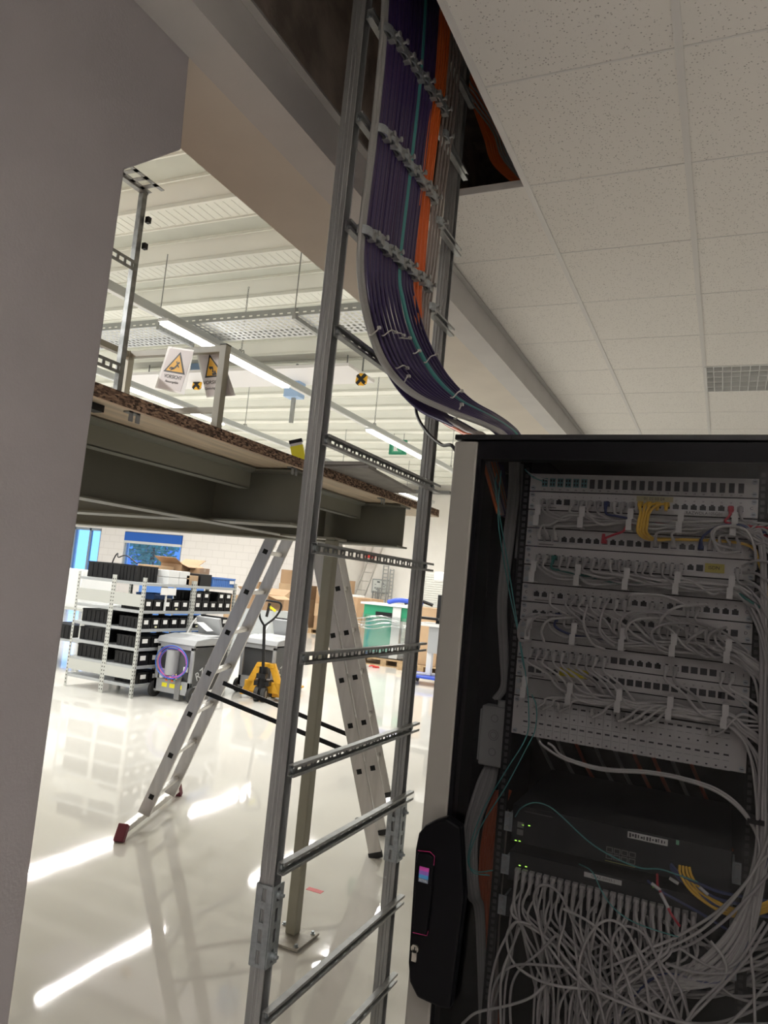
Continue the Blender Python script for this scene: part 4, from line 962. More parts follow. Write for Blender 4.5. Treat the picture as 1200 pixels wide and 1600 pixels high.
boxbox('grey_crate', -9.1, -8.1, 12.5, 13.3, -H, -H+.9, mat('grey_mesh_crate', (.42, .44, .44), .5), 'grey crate carrying a cardboard box, behind the ladder', 'crate', tape=False)
boxbox('cardboard_box', -5.70, -5.05, 13.75, 14.3, TOP+.001, TOP+1.12, card2, 'tall pale cardboard box on a pallet beside the workstation', 'cardboard box')
pallet(-5.3, 14.0, 'wooden pallet under the tall pale box beside the workstation', 0, 1.0, .8)
# workstation column on a blue dolly
ws = thing('mobile_workstation', 'pale mobile workstation with a screen, partly hidden by the cabinet', 'workstation', (-4.55, 12.2, -H+.16))
MB().box(-4.62, -4.53, 12.1, 12.2, -H+.165, -H+1.0).build('column', whitepl, ws, bevel=.005)
MB().bar((-4.78, 12.0, -H+.18), (-4.35, 12.35, -H+.18), .07, .03).build('foot', whitepl, ws)
MB().box(-4.82, -4.25, 12.0, 12.5, -H+1.0, -H+1.05).build('worktop', whitepl, ws); MB().box(-4.60, -4.25, 12.05, 12.4, -H+.55, -H+1.0).build('drawer_unit', cartlight, ws)
MB().box(-4.48, -4.20, 12.25, 12.30, -H+1.25, -H+1.75).build('screen', cartlight, ws); MB().box(-4.56, -4.50, 12.25, 12.33, -H+1.05, -H+1.55).build('screen_post', blackpl, ws)
MB().box(-4.62, -4.18, 12.1, 12.4, -H+1.78, -H+1.95).build('printer_hood', white, ws, bevel=.03)
MB().box(-4.80, -4.45, 12.05, 12.3, -.02, .02, Matrix.Translation((0, 0, -H+1.13)) @ Matrix.Rotation(0, 4, 'X')).build('keyboard_tray', blackpl, ws); MB().box(-4.90, -4.82, 12.0, 12.1, -H+.9, -H+1.0).build('power_plug', blackpl, ws)
dl2 = thing('dolly', 'blue flat dolly on black castors carrying the workstation', 'dolly', (-4.6, 12.2, -H))
MB().box(-4.95, -4.2, 11.9, 12.5, -H+.12, -H+.16).build('platform', blue2, dl2, bevel=.01)
for x in (-4.88, -4.30):
    for y in (12.0, 12.4): MB().cyl((x, y, -H+.05), (x+.03, y, -H+.05), .05, 14).box(x, x+.03, y-.02, y+.02, -H+.06, -H+.12).build('castor', rubber, dl2)
# things on and against the end wall (y = 22)
def wall_frame():
    a = at(582, 904, Y=21.96); b = at(603, 928, Y=21.96)
    t = thing('wall_plan', 'grey-framed floor plan hanging on the white end wall', 'framed plan', (a.x, 21.97, b.z))
    MB().box(a.x, b.x+.1, 21.965, 21.995, b.z, a.z).build('frame', mat('plan_frame_grey', (.35, .38, .38), .5), t); MB().box(a.x+.04, b.x+.06, 21.955, 21.965, b.z+.04, a.z-.04).build('paper', mat('plan_paper', (.72, .75, .72), .6), t)
    m = MB(); rq = random.Random(5)
    for k in range(14): xx = rq.uniform(a.x+.1, b.x-.05); zz = rq.uniform(b.z+.08, a.z-.1); m.box(xx, xx+rq.uniform(.03, .12), 21.952, 21.955, zz, zz+rq.uniform(.01, .05))
    m.build('plan_lines', mat('plan_line', (.25, .28, .28), .6), t)
wall_frame()
t = thing('wall_ladder', 'long aluminium ladder leaning on the end wall left of the framed plan', 'ladder', (-10.9, 21.2, -H))
for o in (0, .35): MB().bar((-11.1+o, 21.2, -H), (-10.55+o, 21.9, 1.25), .07, .03, up=(1, 0, 0)).build('stile', alu, t)
for k in range(9):
    q = Vector((-11.1, 21.2, -H)).lerp(Vector((-10.55, 21.9, 1.25)), .08+k*.1); MB().cyl(q, q+Vector((.35, 0, 0)), .015, 8).build('rung', alu, t)
MB().box(-10.75, -10.5, 21.75, 21.98, .80, .95).build('red_extinguisher_sign', redm, label='small red sign above the wall ladder, just under the platform beam', cat='sign')
for k, (a, b, z0, z1, lab) in enumerate(((-10.05, -9.85, -1.6, .60, 'tallest'), (-9.8, -9.65, -1.6, .50, 'second tallest'), (-10.35, -10.22, -1.6, -.25, 'shortest left'), (-10.18, -10.1, -1.6, -.15, 'short right'))):
    m = MB(); m.box(a, a+.03, 21.7, 21.74, z0-.05, z1); m.box(b-.03, b, 21.7, 21.74, z0-.05, z1)
    z = z0
    while z < z1: m.box(a, b, 21.71, 21.73, z, z+.03); z += .12
    m.build('rack_frame', galv, label='galvanised rack upright leaning on the end wall, %s of the group' % lab, cat='rack upright')
t = thing('pegboard', 'grey perforated tool board on a stand before the end wall', 'pegboard', (-7.7, 20.0, -H))
m = MB()
for k in range(17): m.box(-7.95, -7.2, 20, 20.01, -.65+k*.065, -.65+k*.065+.05)
m.box(-7.95, -7.2, 20.012, 20.016, -.65, .45)
m.build('panel', mat('pegboard_grey', (.52, .52, .48), .5), t)
for x in (-7.95, -7.24): MB().box(x, x+.04, 20.016, 20.05, -H, .5).build('post', shelfg, t)
m = MB(); m.box(-14.5, -8.0, 21.7, 21.9, 3.0, 3.1); m.build('wall_conduit', mat('dark_conduit', (.15, .15, .15), .5), label='dark conduit running along the top of the end wall', cat='conduit')

# ================================================================ THE NETWORK CABINET
KX0, KX1, KY0, KY1, KT = -.596, .204, 1.62, 2.62, .355
cab = thing('network_cabinet', 'tall black network cabinet with smoked glass door and light grey edge', 'server cabinet', (-.196, 2.1, -H))
m = MB(); m.box(KX0, KX0+.012, KY0+.045, KY1, -H, KT); m.build('side_panel', cabgrey, cab)
m = MB(); m.box(KX0+.012, KX0+.016, KY0+.045, KY1, -H, KT-.02); m.box(KX1-.016, KX1-.012, KY0+.045, KY1, -H, KT-.02); m.box(KX0+.012, KX1-.012, KY1-.02, KY1-.014, -H, KT-.02)
m.box(KX0+.012, KX1-.012, KY0+.05, KY1-.014, -H+.02, -H+.04); m.box(KX0+.016, KX0+.09, KY0+.30, KY0+.34, -H+.04, KT-.03); m.build('inner_lining', cabblack, cab)
MB().box(KX1-.012, KX1, KY0+.045, KY1, -H, KT).build('side_panel', cabgrey, cab)
MB().box(KX0, KX1, KY1-.014, KY1, -H, KT).build('rear_panel', cabgrey, cab)
m = MB(); tx0, tx1, ty0, ty1 = -.575, -.46, 1.70, 2.05
m.box(KX0, tx0, KY0, KY1, KT, KT+.012); m.box(tx1, KX1, KY0, KY1, KT, KT+.012); m.box(tx0, tx1, KY0, ty0, KT, KT+.012); m.box(tx0, tx1, ty1, KY1, KT, KT+.012); m.build('top_cover', blackpl, cab, bevel=.002)
MB().box(tx0-.003, tx1+.03, ty0-.03, ty1+.03, KT-.008, KT).build('brush_strip', cabblack, cab)
MB().box(-.62+.03, -.545, 1.66, 1.715, KT+.012, KT+.022).build('cable_gland', cabgrey, cab, bevel=.004)
m = MB(); m.box(KX0, -.537, KY0, KY0+.04, -H+.05, KT-.004); edge = m.build('door_edge', cabgrey, cab, bevel=.006)
m = MB(); m.box(-.537, -.528, KY0+.002, KY0+.04, -H+.05, KT-.004); m.box(KX1-.05, KX1, KY0, KY0+.04, -H+.05, KT-.004); m.box(-.528, KX1-.05, KY0+.002, KY0+.04, KT-.045, KT-.004)
m.box(-.528, KX1-.05, KY0+.002, KY0+.04, -H+.05, -H+.12); m.build('door_frame', blackgloss, cab)
MB().box(-.528, KX1-.05, KY0+.004, KY0+.008, -H+.12, KT-.045).build('glass_pane', smoke, cab)
# handle
HP = [(700, 1275), (683, 1280), (667, 1288), (657, 1300), (652, 1325), (646, 1420), (641, 1500), (643, 1530), (655, 1555), (690, 1571), (706, 1574), (728, 1400), (722, 1290)]
hpw = [at(x, y, Y=1.60) for x, y in HP]; 
cx_ = sum(p.x for p in hpw)/len(hpw)
hd = MB().prism([(p.x, p.z) for p in hpw], lambda u, v, q: (u, q, v), 1.586, 1.619).build('handle', blackgloss, cab, bevel=.006)
HP2 = [(652, 1345), (655, 1330), (672, 1332), (680, 1338), (676, 1400), (668, 1462), (647, 1458)]
hp2 = [at(x, y, Y=1.585) for x, y in HP2]
MB().prism([(p.x, p.z) for p in hp2], lambda u, v, q: (u, q, v), 1.576, 1.586).build('lever', blackgloss, hd, bevel=.004)
for seg in ([(653, 1329), (672, 1331), (679, 1338), (678, 1352)], [(645, 1457), (667, 1462), (669, 1455)]):
    MB().tube([at(x, y, Y=1.5755) for x, y in seg], .0007, 4).build('magenta_line', mat('magenta_trim', (.45, .02, .14), .4), hd)
c = at(662, 1367, Y=1.5755)
for k, (cc) in enumerate(((.45, .05, .30), (.22, .10, .42), (.05, .25, .50))): MB().box(c.x-.011, c.x+.011, 1.575, 1.576, c.z+.012-.008*k-.004, c.z+.012-.008*k+.004).build('emblem_field', mat('emblem_%s' % ['magenta', 'violet', 'blue'][k], cc, .4), hd)
MB().box(c.x-.011, c.x+.011, 1.575, 1.576, c.z-.016, c.z-.0085).build('emblem_field', mat('emblem_grey', (.16, .18, .22), .4), hd)
text('emblem_lettering', 'RITTAL', .0058, mat('emblem_pale', (.45, .5, .55), .4), frame(Vector((c.x, 1.5748, c.z-.0122)), (1, 0, 0), (0, 0, 1)), hd, depth=.0002)
c = at(649, 1487, Y=1.5855)
m = MB(); m.cyl((c.x, 1.5845, c.z+.008), (c.x, 1.579, c.z+.008), .0085, 20); m.box(c.x-.0052, c.x+.0052, 1.579, 1.5845, c.z-.018, c.z+.006); m.build('lock_cylinder', mat('brushed_nickel', (.42, .40, .36), .3, .9), hd)
MB().box(c.x-.001, c.x+.001, 1.578, 1.579, c.z+.003, c.z+.012).build('keyhole', steel_hole, hd)
# mounting rails
for x in (-.452, .052):
    m = MB(); m.box(x, x+.020, 1.722, 1.727, -H+.05, KT-.03); m.box(x if x < 0 else x+.016, x+.004 if x < 0 else x+.020, 1.727, 1.80, -H+.05, KT-.03)
    m.build('mounting_rail', cabblack, cab)
    m = MB(); z = -.9
    while z < .3: m.box(x+.006, x+.014, 1.7212, 1.7218, z, z+.009); z += .0148
    m.build('rail_holes', mat('rail_hole_grey', (.05, .05, .05), .5), cab)

RY = 1.72
def ZK(k): return .2735-.0434*k
def PXI(i): return -.397+.01815*i
RL, RRt = -.432, .054
def panel(k, letter, lab, rows=1):
    zc = ZK(k) - (.0434*(rows-1)/2); hh = .0434*rows/2-.0012
    t = thing('patchbay', lab, 'patch panel', ((RL+RRt)/2, RY, zc-hh))
    MB().box(RL, RRt, RY-.001, RY+.0015, zc-hh, zc+hh).build('front_plate', rackplate, t, bevel=.0004)
    for x in (RL+.008, RRt-.008):
        for z in ((zc+hh-.007), (zc-hh+.007)):
            s = MB().cyl((x, RY-.001, z), (x, RY-.004, z), .0055, 14).build('screw', galv_blue, t); MB().box(x-.003, x+.003, RY-.0046, RY-.0041, z-.0007, z+.0007).build('slot', steel_hole, s)
    if letter:
        MB().box(RL+.002+.001, RL+.013, RY-.0018, RY-.0011, zc-.005, zc+.005).build('letter_tag', bracketm, t) if False else None
        text('letter', letter, .009, textdark, frame(Vector((RL+.010, RY-.0016, zc)), (1, 0, 0), (0, 0, 1)), t, depth=.0002)
        text('letter', letter, .009, textdark, frame(Vector((RRt-.012, RY-.0016, zc)), (1, 0, 0), (0, 0, 1)), t, depth=.0002)
    return t, zc
def port_mesh(t, x, z, blank):
    if blank:
        return MB().box(x-.0068, x+.0068, RY-.0024, RY-.0011, z-.0068, z+.0068).build('blank_cover', mat('blank_dark_grey', (.035, .035, .037), .6), t)
    m = MB(); m.box(x-.0078, x-.0063, RY-.0035, RY-.0011, z-.007, z+.006); m.box(x+.0063, x+.0078, RY-.0035, RY-.0011, z-.007, z+.006); m.box(x-.0078, x+.0078, RY-.0035, RY-.0011, z-.0085, z-.006); m.box(x-.0078, x-.003, RY-.0035, RY-.0011, z+.004, z+.006); m.box(x+.003, x+.0078, RY-.0035, RY-.0011, z+.004, z+.006)
    o = m.build('port', portrim, t); MB().prism([(-.0063, -.006), (.0063, -.006), (.0063, .004), (.003, .004), (.003, .0065), (-.003, .0065), (-.003, .004), (-.0063, .004)], lambda u, v, q: (x+u, q, z+v), RY-.0026, RY-.0012).build('opening', portdark, o)
    return o
# row 0: fibre panel
t, zc = panel(0, '', 'topmost grey fibre panel of the rack, six teal adapters and dark blanks')
for i in range(24):
    x = PXI(i)
    if i < 6:
        o = MB().box(x-.0065, x+.0065, RY-.004, RY-.0011, zc-.010, zc+.010).build('fibre_adapter', mat('teal_adapter', (.10, .26, .27), .5), t)
        m = MB(); 
        for dx in (-.0032, .0032):
            for dz in (-.0055, .0035): m.box(x+dx-.0018, x+dx+.0018, RY-.0050, RY-.0041, zc+dz-.002, zc+dz+.0035)
        m.build('adapter_opening', portdark, o)
    else: MB().box(x-.0055, x+.0055, RY-.0022, RY-.0011, zc-.0115, zc+.0095).build('blank_cover', mat('blank_dark_grey', (.035, .035, .037), .6), t)
for i in range(24): text('port_number', '%02d' % (i+1), .005, textdark, frame(Vector((PXI(i), RY-.0016, zc-.0165)), (1, 0, 0), (0, 0, 1)), t, depth=.0001)
P_, A_, B_, C_, D_, E_, G_ = 1, 3, 4, 6, 7, 9, 10
USE = {  # c grey plug, o open port, b blank, y yellow, r red, n navy, t green, l label
 P_: 'ccobccccncccyyyyoooooorc', A_: 'cccooooorooboblbcoonlccl'.replace('l', 'c'), B_: 'cctcccccccccccccccobbllcc'[:24],
 C_: 'oococccccoccooccobccoool'.replace('l', 'o'), D_: 'oocnccoooocoooocccccccob', E_: 'ccccccccccbboooo'+'ccbbbbcc', G_: 'booolllooo'+'b'*14}
LAB = {P_: ('C', 'patch panel directly below the fibre panel, with four yellow cables'), A_: ('A', 'patch panel lettered A with one red plug and many open ports'),
       B_: ('B', 'patch panel lettered B, yellow tape label near its right end'), C_: ('C', 'patch panel lettered C just above panel D'),
       D_: ('D', 'patch panel lettered D just below panel C'), E_: ('E', 'patch panel lettered E with grey cables hanging from its left half'), G_: ('G', 'patch panel of mostly black blanked ports below panel E')}
PAN = {}
for k, s in USE.items():
    t, zc = panel(k, LAB[k][0], LAB[k][1]); PAN[k] = t
    dz = .0035 if k != A_ else 0
    for i, ch in enumerate(s):
        if ch == 'l': continue
        port_mesh(t, PXI(i), zc-.002, ch == 'b')
    m = MB(); m.box(PXI(0)-.004, PXI(0)+.030, RY-.0014, RY-.0011, zc-.0175, zc-.0145); m.build('maker_line', mat('faint_print', (.22, .21, .2), .6), t)
    for i in range(0, 24): text('port_number', str(i+1), .0045, textdark, frame(Vector((PXI(i), RY-.0016, zc+.0105)), (1, 0, 0), (0, 0, 1)), t, depth=.0001) if k in (P_, C_, G_) else None
m = MB().box(PXI(20)-.008, PXI(21)+.012, RY-.0035, RY-.0012, ZK(B_)-.010, ZK(B_)+.009).build('tape_label', portcol, PAN[B_])
text('lettering', 'ISDN', .010, textdark, frame(Vector((PXI(20)+.010, RY-.0038, ZK(B_))), (1, 0, 0), (0, 0, 1)), PAN[B_], depth=.0001)
m = MB().box(PXI(4)-.008, PXI(7)+.002, RY-.0035, RY-.0012, ZK(G_)-.007, ZK(G_)+.011).build('tape_label', mat('bright_yellow_tape', (.60, .50, .02), .5), PAN[G_])
MB().box(PXI(12)-.010, PXI(15)+.012, RY-.0035, RY-.0012, ZK(P_)+.007, ZK(P_)+.0185).build('tape_label', mat('dull_yellow_tape', (.42, .38, .20), .5), PAN[P_])
text('lettering', '01 02 03 04', .009, textdark, frame(Vector((PXI(13)+.009, RY-.0038, ZK(P_)+.0128)), (1, 0, 0), (0, 0, 1)), PAN[P_], depth=.0001)
MB().box(PXI(16)-.004, PXI(22)+.006, RY-.0022, RY-.0012, ZK(P_)-.0195, ZK(P_)-.0095).build('label_strip', bracketm, PAN[P_])
text('lettering', 'RAZWDLA10SG01', .0092, textdark, frame(Vector((PXI(19)+.003, RY-.0026, ZK(P_)-.0147)), (1, 0, 0), (0, 0, 1)), PAN[P_], depth=.0001)
# cable managers with five brackets
MGR = {2: 'first', 5: 'second', 8: 'third', 11: 'lowest'}
for k, nm in MGR.items():
    t = thing('cable_manager', 'grey cable management plate, %s from the top, with five ring brackets' % nm, 'cable manager', ((RL+RRt)/2, RY, ZK(k)-.021))
    MB().box(RL, RRt, RY+.0005, RY+.002, ZK(k)-.0205, ZK(k)+.0205).build('plate', mat('manager_plate', (.46, .45, .43), .4, .3, .2, 14), t)
    for x in (-.400, -.300, -.196, -.094, .010):
        m = MB(); zc = ZK(k)+.004
        m.box(x-.005, x+.007, RY-.046, RY-.042, zc+.001, zc+.024); m.box(x-.008, x+.004, RY-.046, RY-.042, zc-.024, zc-.001); m.box(x-.005, x+.004, RY-.0455, RY-.0425, zc-.002, zc+.002)
        m.box(x-.004, x+.006, RY-.042, RY, zc+.021, zc+.024); m.box(x-.007, x+.003, RY-.042, RY, zc-.024, zc-.021); m.build('ring_bracket', bracketm, t)
    for x in (RL+.008, RRt-.008):
        for z in (ZK(k)+.012, ZK(k)-.012): MB().cyl((x, RY, z), (x, RY-.004, z), .0055, 14).build('screw', galv_blue, t)
# voice panel
t, zc = panel(12, '', 'pale grey label panel of two rows of slots at the foot of the rack', 2)
for r_ in range(2):
    for i in range(24):
        x = PXI(i)-.004+.0; z0 = zc+.0425-.044*r_-.0
        o = MB().box(x-.0082, x+.0082, RY-.0035, RY-.0011, z0-.041, z0-.001).build('label_slot', mat('slot_pale', (.52, .51, .49), .4), t)
m = MB()
for r_ in range(2):
    for i in range(24):
        x = PXI(i)-.004; z0 = zc+.0425-.044*r_
        m.box(x-.005, x+.005, RY-.0042, RY-.0036, z0-.012, z0-.0085); m.box(x-.006, x+.006, RY-.0039, RY-.0036, z0-.022, z0-.0215); m.box(x-.002, x+.002, RY-.0039, RY-.0036, z0-.036, z0-.033)
m.build('slot_print', textdark, t)
text('letter', 'F', .009, textdark, frame(Vector((RL+.010, RY-.0016, zc+.018)), (1, 0, 0), (0, 0, 1)), t, depth=.0002)

# ---------------------------------------------------------------- patch cables of the rack
rc = random.Random(21)
PLUG = {}
def plug(c, p, down, m_, s=1):                    # latch plug and strain boot, a sub-piece of its cable
    x, y, z = p; mb = MB(); mb.box(x-.0058, x+.0058, y-.013, y, z-.0045, z+.004)
    e = Vector((x, y-.013, z)); mb.tube([e, e+Vector((0, -.007, -.006*down)), e+Vector((0, -.010, -.016*down))], [.0052, .0045, .0034], 8)
    return mb.build('plug', m_, c)
def rack_cable(i, k, km, colm, lab, grp, r=.0027, sgn=None, plug_m=None, stop=None):
    x = PXI(i); z = ZK(k)-.002; zm = ZK(km)+rc.uniform(-.014, .014); dn = 1 if zm < z else -1
    y0 = RY-.003; yo = RY-.024-rc.uniform(0, .008); lead = rc.uniform(.02, .05)+abs(zm-z)*.5
    ym = RY-rc.uniform(.012, .036)
    pts = [Vector((x, y0-.010, z)), Vector((x, yo, z-.010*dn)), Vector((x+rc.uniform(-.004, .008), yo-.004, z-.026*dn)), Vector((x+lead*.55, ym-.004, (z+zm)/2-.004*dn if abs(zm-z) > .05 else zm+.004*dn)), Vector((x+lead+.01, ym, zm))]
    for xb in (-.300, -.196, -.094, .010):
        if xb > x+lead+.03: pts.append(Vector((xb, RY-rc.uniform(.014, .034), ZK(km)+rc.uniform(-.011, .013))))
    if pts[-1].x < 0: pts.append(Vector((.010, RY-.024, ZK(km)+rc.uniform(-.012, .012))))
    e = stop if stop is not None else rc.choice((0, 0, 1))
    o = rc.uniform(0, .03)
    pts.append(Vector((.040+o*.3, RY-.03+rc.uniform(-.01, .01), pts[-1].z-.012-rc.uniform(0, .01))))
    if e == 0: pts += [Vector((.085, RY-.03, pts[-1].z-.03)), Vector((.125, RY-.02, pts[-1].z-.09)), Vector((.14, RY, -.6)), Vector((.14, RY+.02, -1.2))]
    else: pts += [Vector((.062+o, RY-.035, pts[-1].z-.05)), Vector((.075+o, RY-.045+rc.uniform(-.015, .01), min(-.34, pts[-1].z-.15))), Vector((.072+o*.8, RY-.045, -.47)), Vector((.045+o, RY-.05, -.58-o)), Vector((-.005+o, RY-.052, -.66-o*1.5)), Vector((-.06-o, RY-.045, -.71-rc.uniform(0, .05))), Vector((-.15-o, RY-.02, -.75-rc.uniform(0, .12)))]
    c = cable('patch_cable', pts, r, colm, 6, seg=6, label=lab, cat='patch cable', group=grp)
    plug(c, (x, y0, z), dn, plug_m or colm)
    return c
NM = {P_: 'the panel under the fibre panel', A_: 'patch panel A', B_: 'patch panel B', C_: 'patch panel C', D_: 'patch panel D', E_: 'patch panel E'}
MG = {P_: 2, A_: 2, B_: 5, C_: 8, D_: 8, E_: 11}
for k, s in USE.items():
    if k not in MG: continue
    for i, ch in enumerate(s):
        if ch == 'c': rack_cable(i, k, MG[k], rc.choice((cgrey, cgrey2)), 'grey patch cable plugged into '+NM[k], 'grey patch cables of '+NM[k])
        elif ch == 'n': rack_cable(i, k, MG[k], cblue, 'dark blue patch cable plugged into '+NM[k], None, .0028)
        elif ch == 't': rack_cable(i, k, MG[k], mat('green_cable_jacket', (.02, .16, .13), .4), 'dark green patch cable plugged into '+NM[k], None, .0028)
        elif ch == 'r':
            x = PXI(i); z = ZK(k)-.002; sg = 1 if k == A_ else -1
            c = cable('patch_cable', [(x, RY-.013, z), (x+.004, RY-.026, z+.006*sg), (x+.024*(sg > 0)-.002, RY-.034, z+(.014 if sg > 0 else -.02)), (x+.045*(sg > 0)-.004, RY-.036, z+(.022 if sg > 0 else -.035)), (x+.08, RY-.02, ZK(2)), (.06, RY-.02, ZK(2)-.01), (.13, RY-.01, ZK(2)-.1)], .0027, cred, 7, label='red patch cable plugged into '+NM[k], cat='patch cable')
            plug(c, (x, RY-.003, z), -sg, cred)
for q, i in enumerate((12, 13, 14, 15)):           # yellow bunch
    x = PXI(i); z = ZK(P_)-.002; xb = -.178+.0062*q
    pts = [(x, RY-.012, z+.004), (x-(.002+.005*q), RY-.030, z-.002), (xb+.003, RY-.042, z-.020), (xb, RY-.046, z-.045), (xb+.001, RY-.044, z-.066), (xb+.02, RY-.02, ZK(A_)+.008), (xb+.06, RY-.01, ZK(A_)+.012), (.03, RY-.02, ZK(A_)+.01), (.06, RY-.03, ZK(A_)-.03), (.085, RY-.03, 0), (.10, RY-.02, -.3), (.12, RY, -.6)]
    c = cable('patch_cable', pts, .0031, cyellow, 8, label='yellow patch cable of the four in the panel under the fibre panel', cat='patch cable', group='four yellow patch cables'); plug(c, (x, RY-.003, z+.003), 1, cyellow)
for i in (1, 2, 4, 8, 11, 12, 13, 14, 21):         # voice panel plugs, led up to the lowest manager
    x = PXI(i); z = ZK(12)+.006
    c = cable('patch_cable', [(x, RY-.014, z), (x+.004, RY-.026, z-.002), (x+.022, RY-.034, z+.010), (x+.055, RY-.030, ZK(11)-.010+.001*i), (max(x+.09, -.09), RY-.026, ZK(11)+rc.uniform(-.012, .008)), (.012, RY-.026, ZK(11)+rc.uniform(-.014, .006)), (.05, RY-.03, ZK(11)-.045), (.078, RY-.03, -.34), (.088, RY-.04, -.48), (.06, RY-.045, -.62), (-.02, RY-.04, -.72), (-.1, RY-.02, -.85)], .0028, cgrey2, 7, label='grey patch cable plugged into the pale label panel', cat='patch cable', group='grey patch cables of the label panel'); plug(c, (x, RY-.003, z), -1, cgrey2)
def pc(pxs, Yv, r, m_, lab, grp=None, cat='patch cable', nm='patch_cable', n=7, ends=()):
    pts = [at(x, y, Y=(Yv[i] if isinstance(Yv, (list, tuple)) else Yv)) for i, (x, y) in enumerate(pxs)] + [Vector(e) for e in ends]
    return cable(nm, pts, r, m_, n, label=lab, cat=cat, group=grp)
big = 'grey patch cable making a wide loop in front of panels C and D'
for pxs in ([(982, 945), (985, 930), (1000, 928), (1040, 932), (1075, 948)], [(970, 1005), (968, 975), (985, 957), (1040, 955)], [(862, 962), (830, 960), (812, 975), (812, 1000), (830, 1000)],
            [(880, 962), (840, 963), (824, 985), (826, 1000)], [(905, 965), (860, 968), (846, 985), (850, 1003)], [(952, 935), (940, 960), (938, 990), (960, 1010)],
            [(1092, 975), (1040, 975), (1018, 990), (1030, 1015), (1050, 1022)], [(1105, 945), (1060, 948), (1035, 965), (1028, 990)], [(1100, 985), (1082, 995), (1072, 1005)], [(1135, 980), (1110, 990), (1108, 1010), (1130, 1018)],
            [(975, 992), (990, 962), (1030, 958), (1060, 970)], [(985, 1010), (978, 985), (995, 968), (1040, 966)], [(918, 945), (912, 975), (925, 1005), (945, 1015)]):
    pc(pxs, [1.700]+[1.668]*(len(pxs)-2)+[1.685], .0029, rc.choice((cgrey, cgrey2)), big, 'wide grey loops in front of panels C and D')
for pxs in ([(1155, 862), (1125, 862), (1115, 840), (1122, 825), (1150, 822)], [(1148, 858), (1120, 850), (1112, 832), (1130, 822), (1165, 828), (1180, 860), (1180, 890)]):
    pc(pxs, [1.700]+[1.668]*(len(pxs)-2)+[1.685], .0029, cgrey2, 'grey patch cable curled in a small loop at the right end of panel A', 'small loops at the right end of panel A')
for k in range(7):                                 # right-hand bunch between the managers
    q = k*5
    pc([(1160+q*.3, 885+q*2), (1180+q*.3, 876+q*4), (1204, 880+q*6), (1240, 900+q*6)], [1.70, 1.675, 1.68, 1.70], .0029, cgrey, 'grey patch cable leaving the rack to the right between panels B and C', 'grey cables leaving to the right')
for k in range(2):
    pc([(842+k*14, 1158+k*3), (850+k*14, 1166), (882, 1186-k*3), (940, 1203-k*3), (1010, 1208-k*3), (1070, 1219-k*3), (1125, 1240-k*4), (1165, 1275-k*4), (1186, 1320), (1180, 1380), (1150, 1440)], 1.665, .0029, cgrey2, 'grey patch cable sagging across the gap under the label panel', 'two cables sagging under the label panel')
# thin teal fibres
tf = 'thin teal fibre running down the inside left of the cabinet'
pc([(783, 735), (778, 800), (783, 850), (797, 930), (812, 1000), (822, 1060), (826, 1110), (822, 1152), (790, 1205), (755, 1265), (735, 1320), (732, 1350), (745, 1362), (770, 1360)], 1.675, .0013, cteal, tf, 'thin teal fibres down the left side', cat='fibre cable', nm='fibre_cable')
pc([(776, 740), (775, 770), (790, 860), (806, 960), (816, 1030), (821, 1050)], 1.678, .0013, cteal, tf, 'thin teal fibres down the left side', cat='fibre cable', nm='fibre_cable')
pc([(831, 1085), (838, 1105), (836, 1140), (822, 1170), (790, 1230), (752, 1290), (734, 1335), (738, 1362), (765, 1368)], 1.672, .0013, cteal, tf, 'thin teal fibres down the left side', cat='fibre cable', nm='fibre_cable')
pc([(820, 733), (832, 745), (848, 752)], 1.70, .0012, cteal, 'short teal fibre reaching the fibre panel from the upper left', cat='fibre cable', nm='fibre_cable')
pc([(824, 737), (838, 745), (856, 750)], 1.70, .0010, ctie, 'short clear fibre reaching the fibre panel from the upper left', cat='fibre cable', nm='fibre_cable')
pc([(805, 1276), (815, 1262), (835, 1254), (858, 1260), (880, 1278), (920, 1315), (960, 1340), (1000, 1356), (1030, 1358), (1056, 1366), (1090, 1378)], [1.71]+[1.67]*10, .0014, cteal, 'thin teal fibre arching across the upper switch', cat='fibre cable', nm='fibre_cable')
pc([(905, 1350), (925, 1362), (940, 1392), (958, 1418), (985, 1438), (1020, 1452), (1060, 1464)], [1.71]+[1.655]*6, .0013, cteal, 'thin teal fibre running over the lower switch cables', cat='fibre cable', nm='fibre_cable')
# grey, orange and taupe trunk cables on the left inside
for k in range(4):
    q = k*4
    pc([(798+q, 715), (797+q, 765), (788+q, 850), (780+q*.8, 940), (783+q*.7, 1020), (785+q*.5, 1070), (772+q*.6, 1092)], 1.83, .0055, cgreyb if k % 2 else cgrey, 'thick grey cable running down to the junction box', 'thick grey cables above the junction box', 'cable', 'data_cable')
jb = thing('junction_box', 'grey square junction box with three round knockouts inside the cabinet', 'junction box', (-.498, 1.82, -.415))
MB().box(-.530, -.466, 1.80, 1.845, -.415, -.272).build('box', mat('light_grey_box_plastic', (.44, .44, .42), .5), jb, bevel=.004)
MB().box(-.534, -.530, 1.802, 1.843, -.405, -.282).build('lid', mat('light_grey_box_plastic', (.44, .44, .42), .5), jb, bevel=.001)
for z, r_ in ((-.300, .0085), (-.340, .012), (-.380, .0085)):
    for rr_ in ((r_, r_*.62) if r_ > .01 else (r_,)):
        MB().tube([(-.496+rr_*math.cos(a), 1.7995, z+rr_*math.sin(a)) for a in [i*math.pi/10 for i in range(21)]], .0007, 5, False).build('knockout', mat('knockout_line', (.25, .25, .24), .5), jb)
MB().cyl((-.485, 1.822, -.272), (-.485, 1.822, -.258), .012, 16).build('entry', mat('light_grey_box_plastic', (.44, .44, .42), .5), jb)
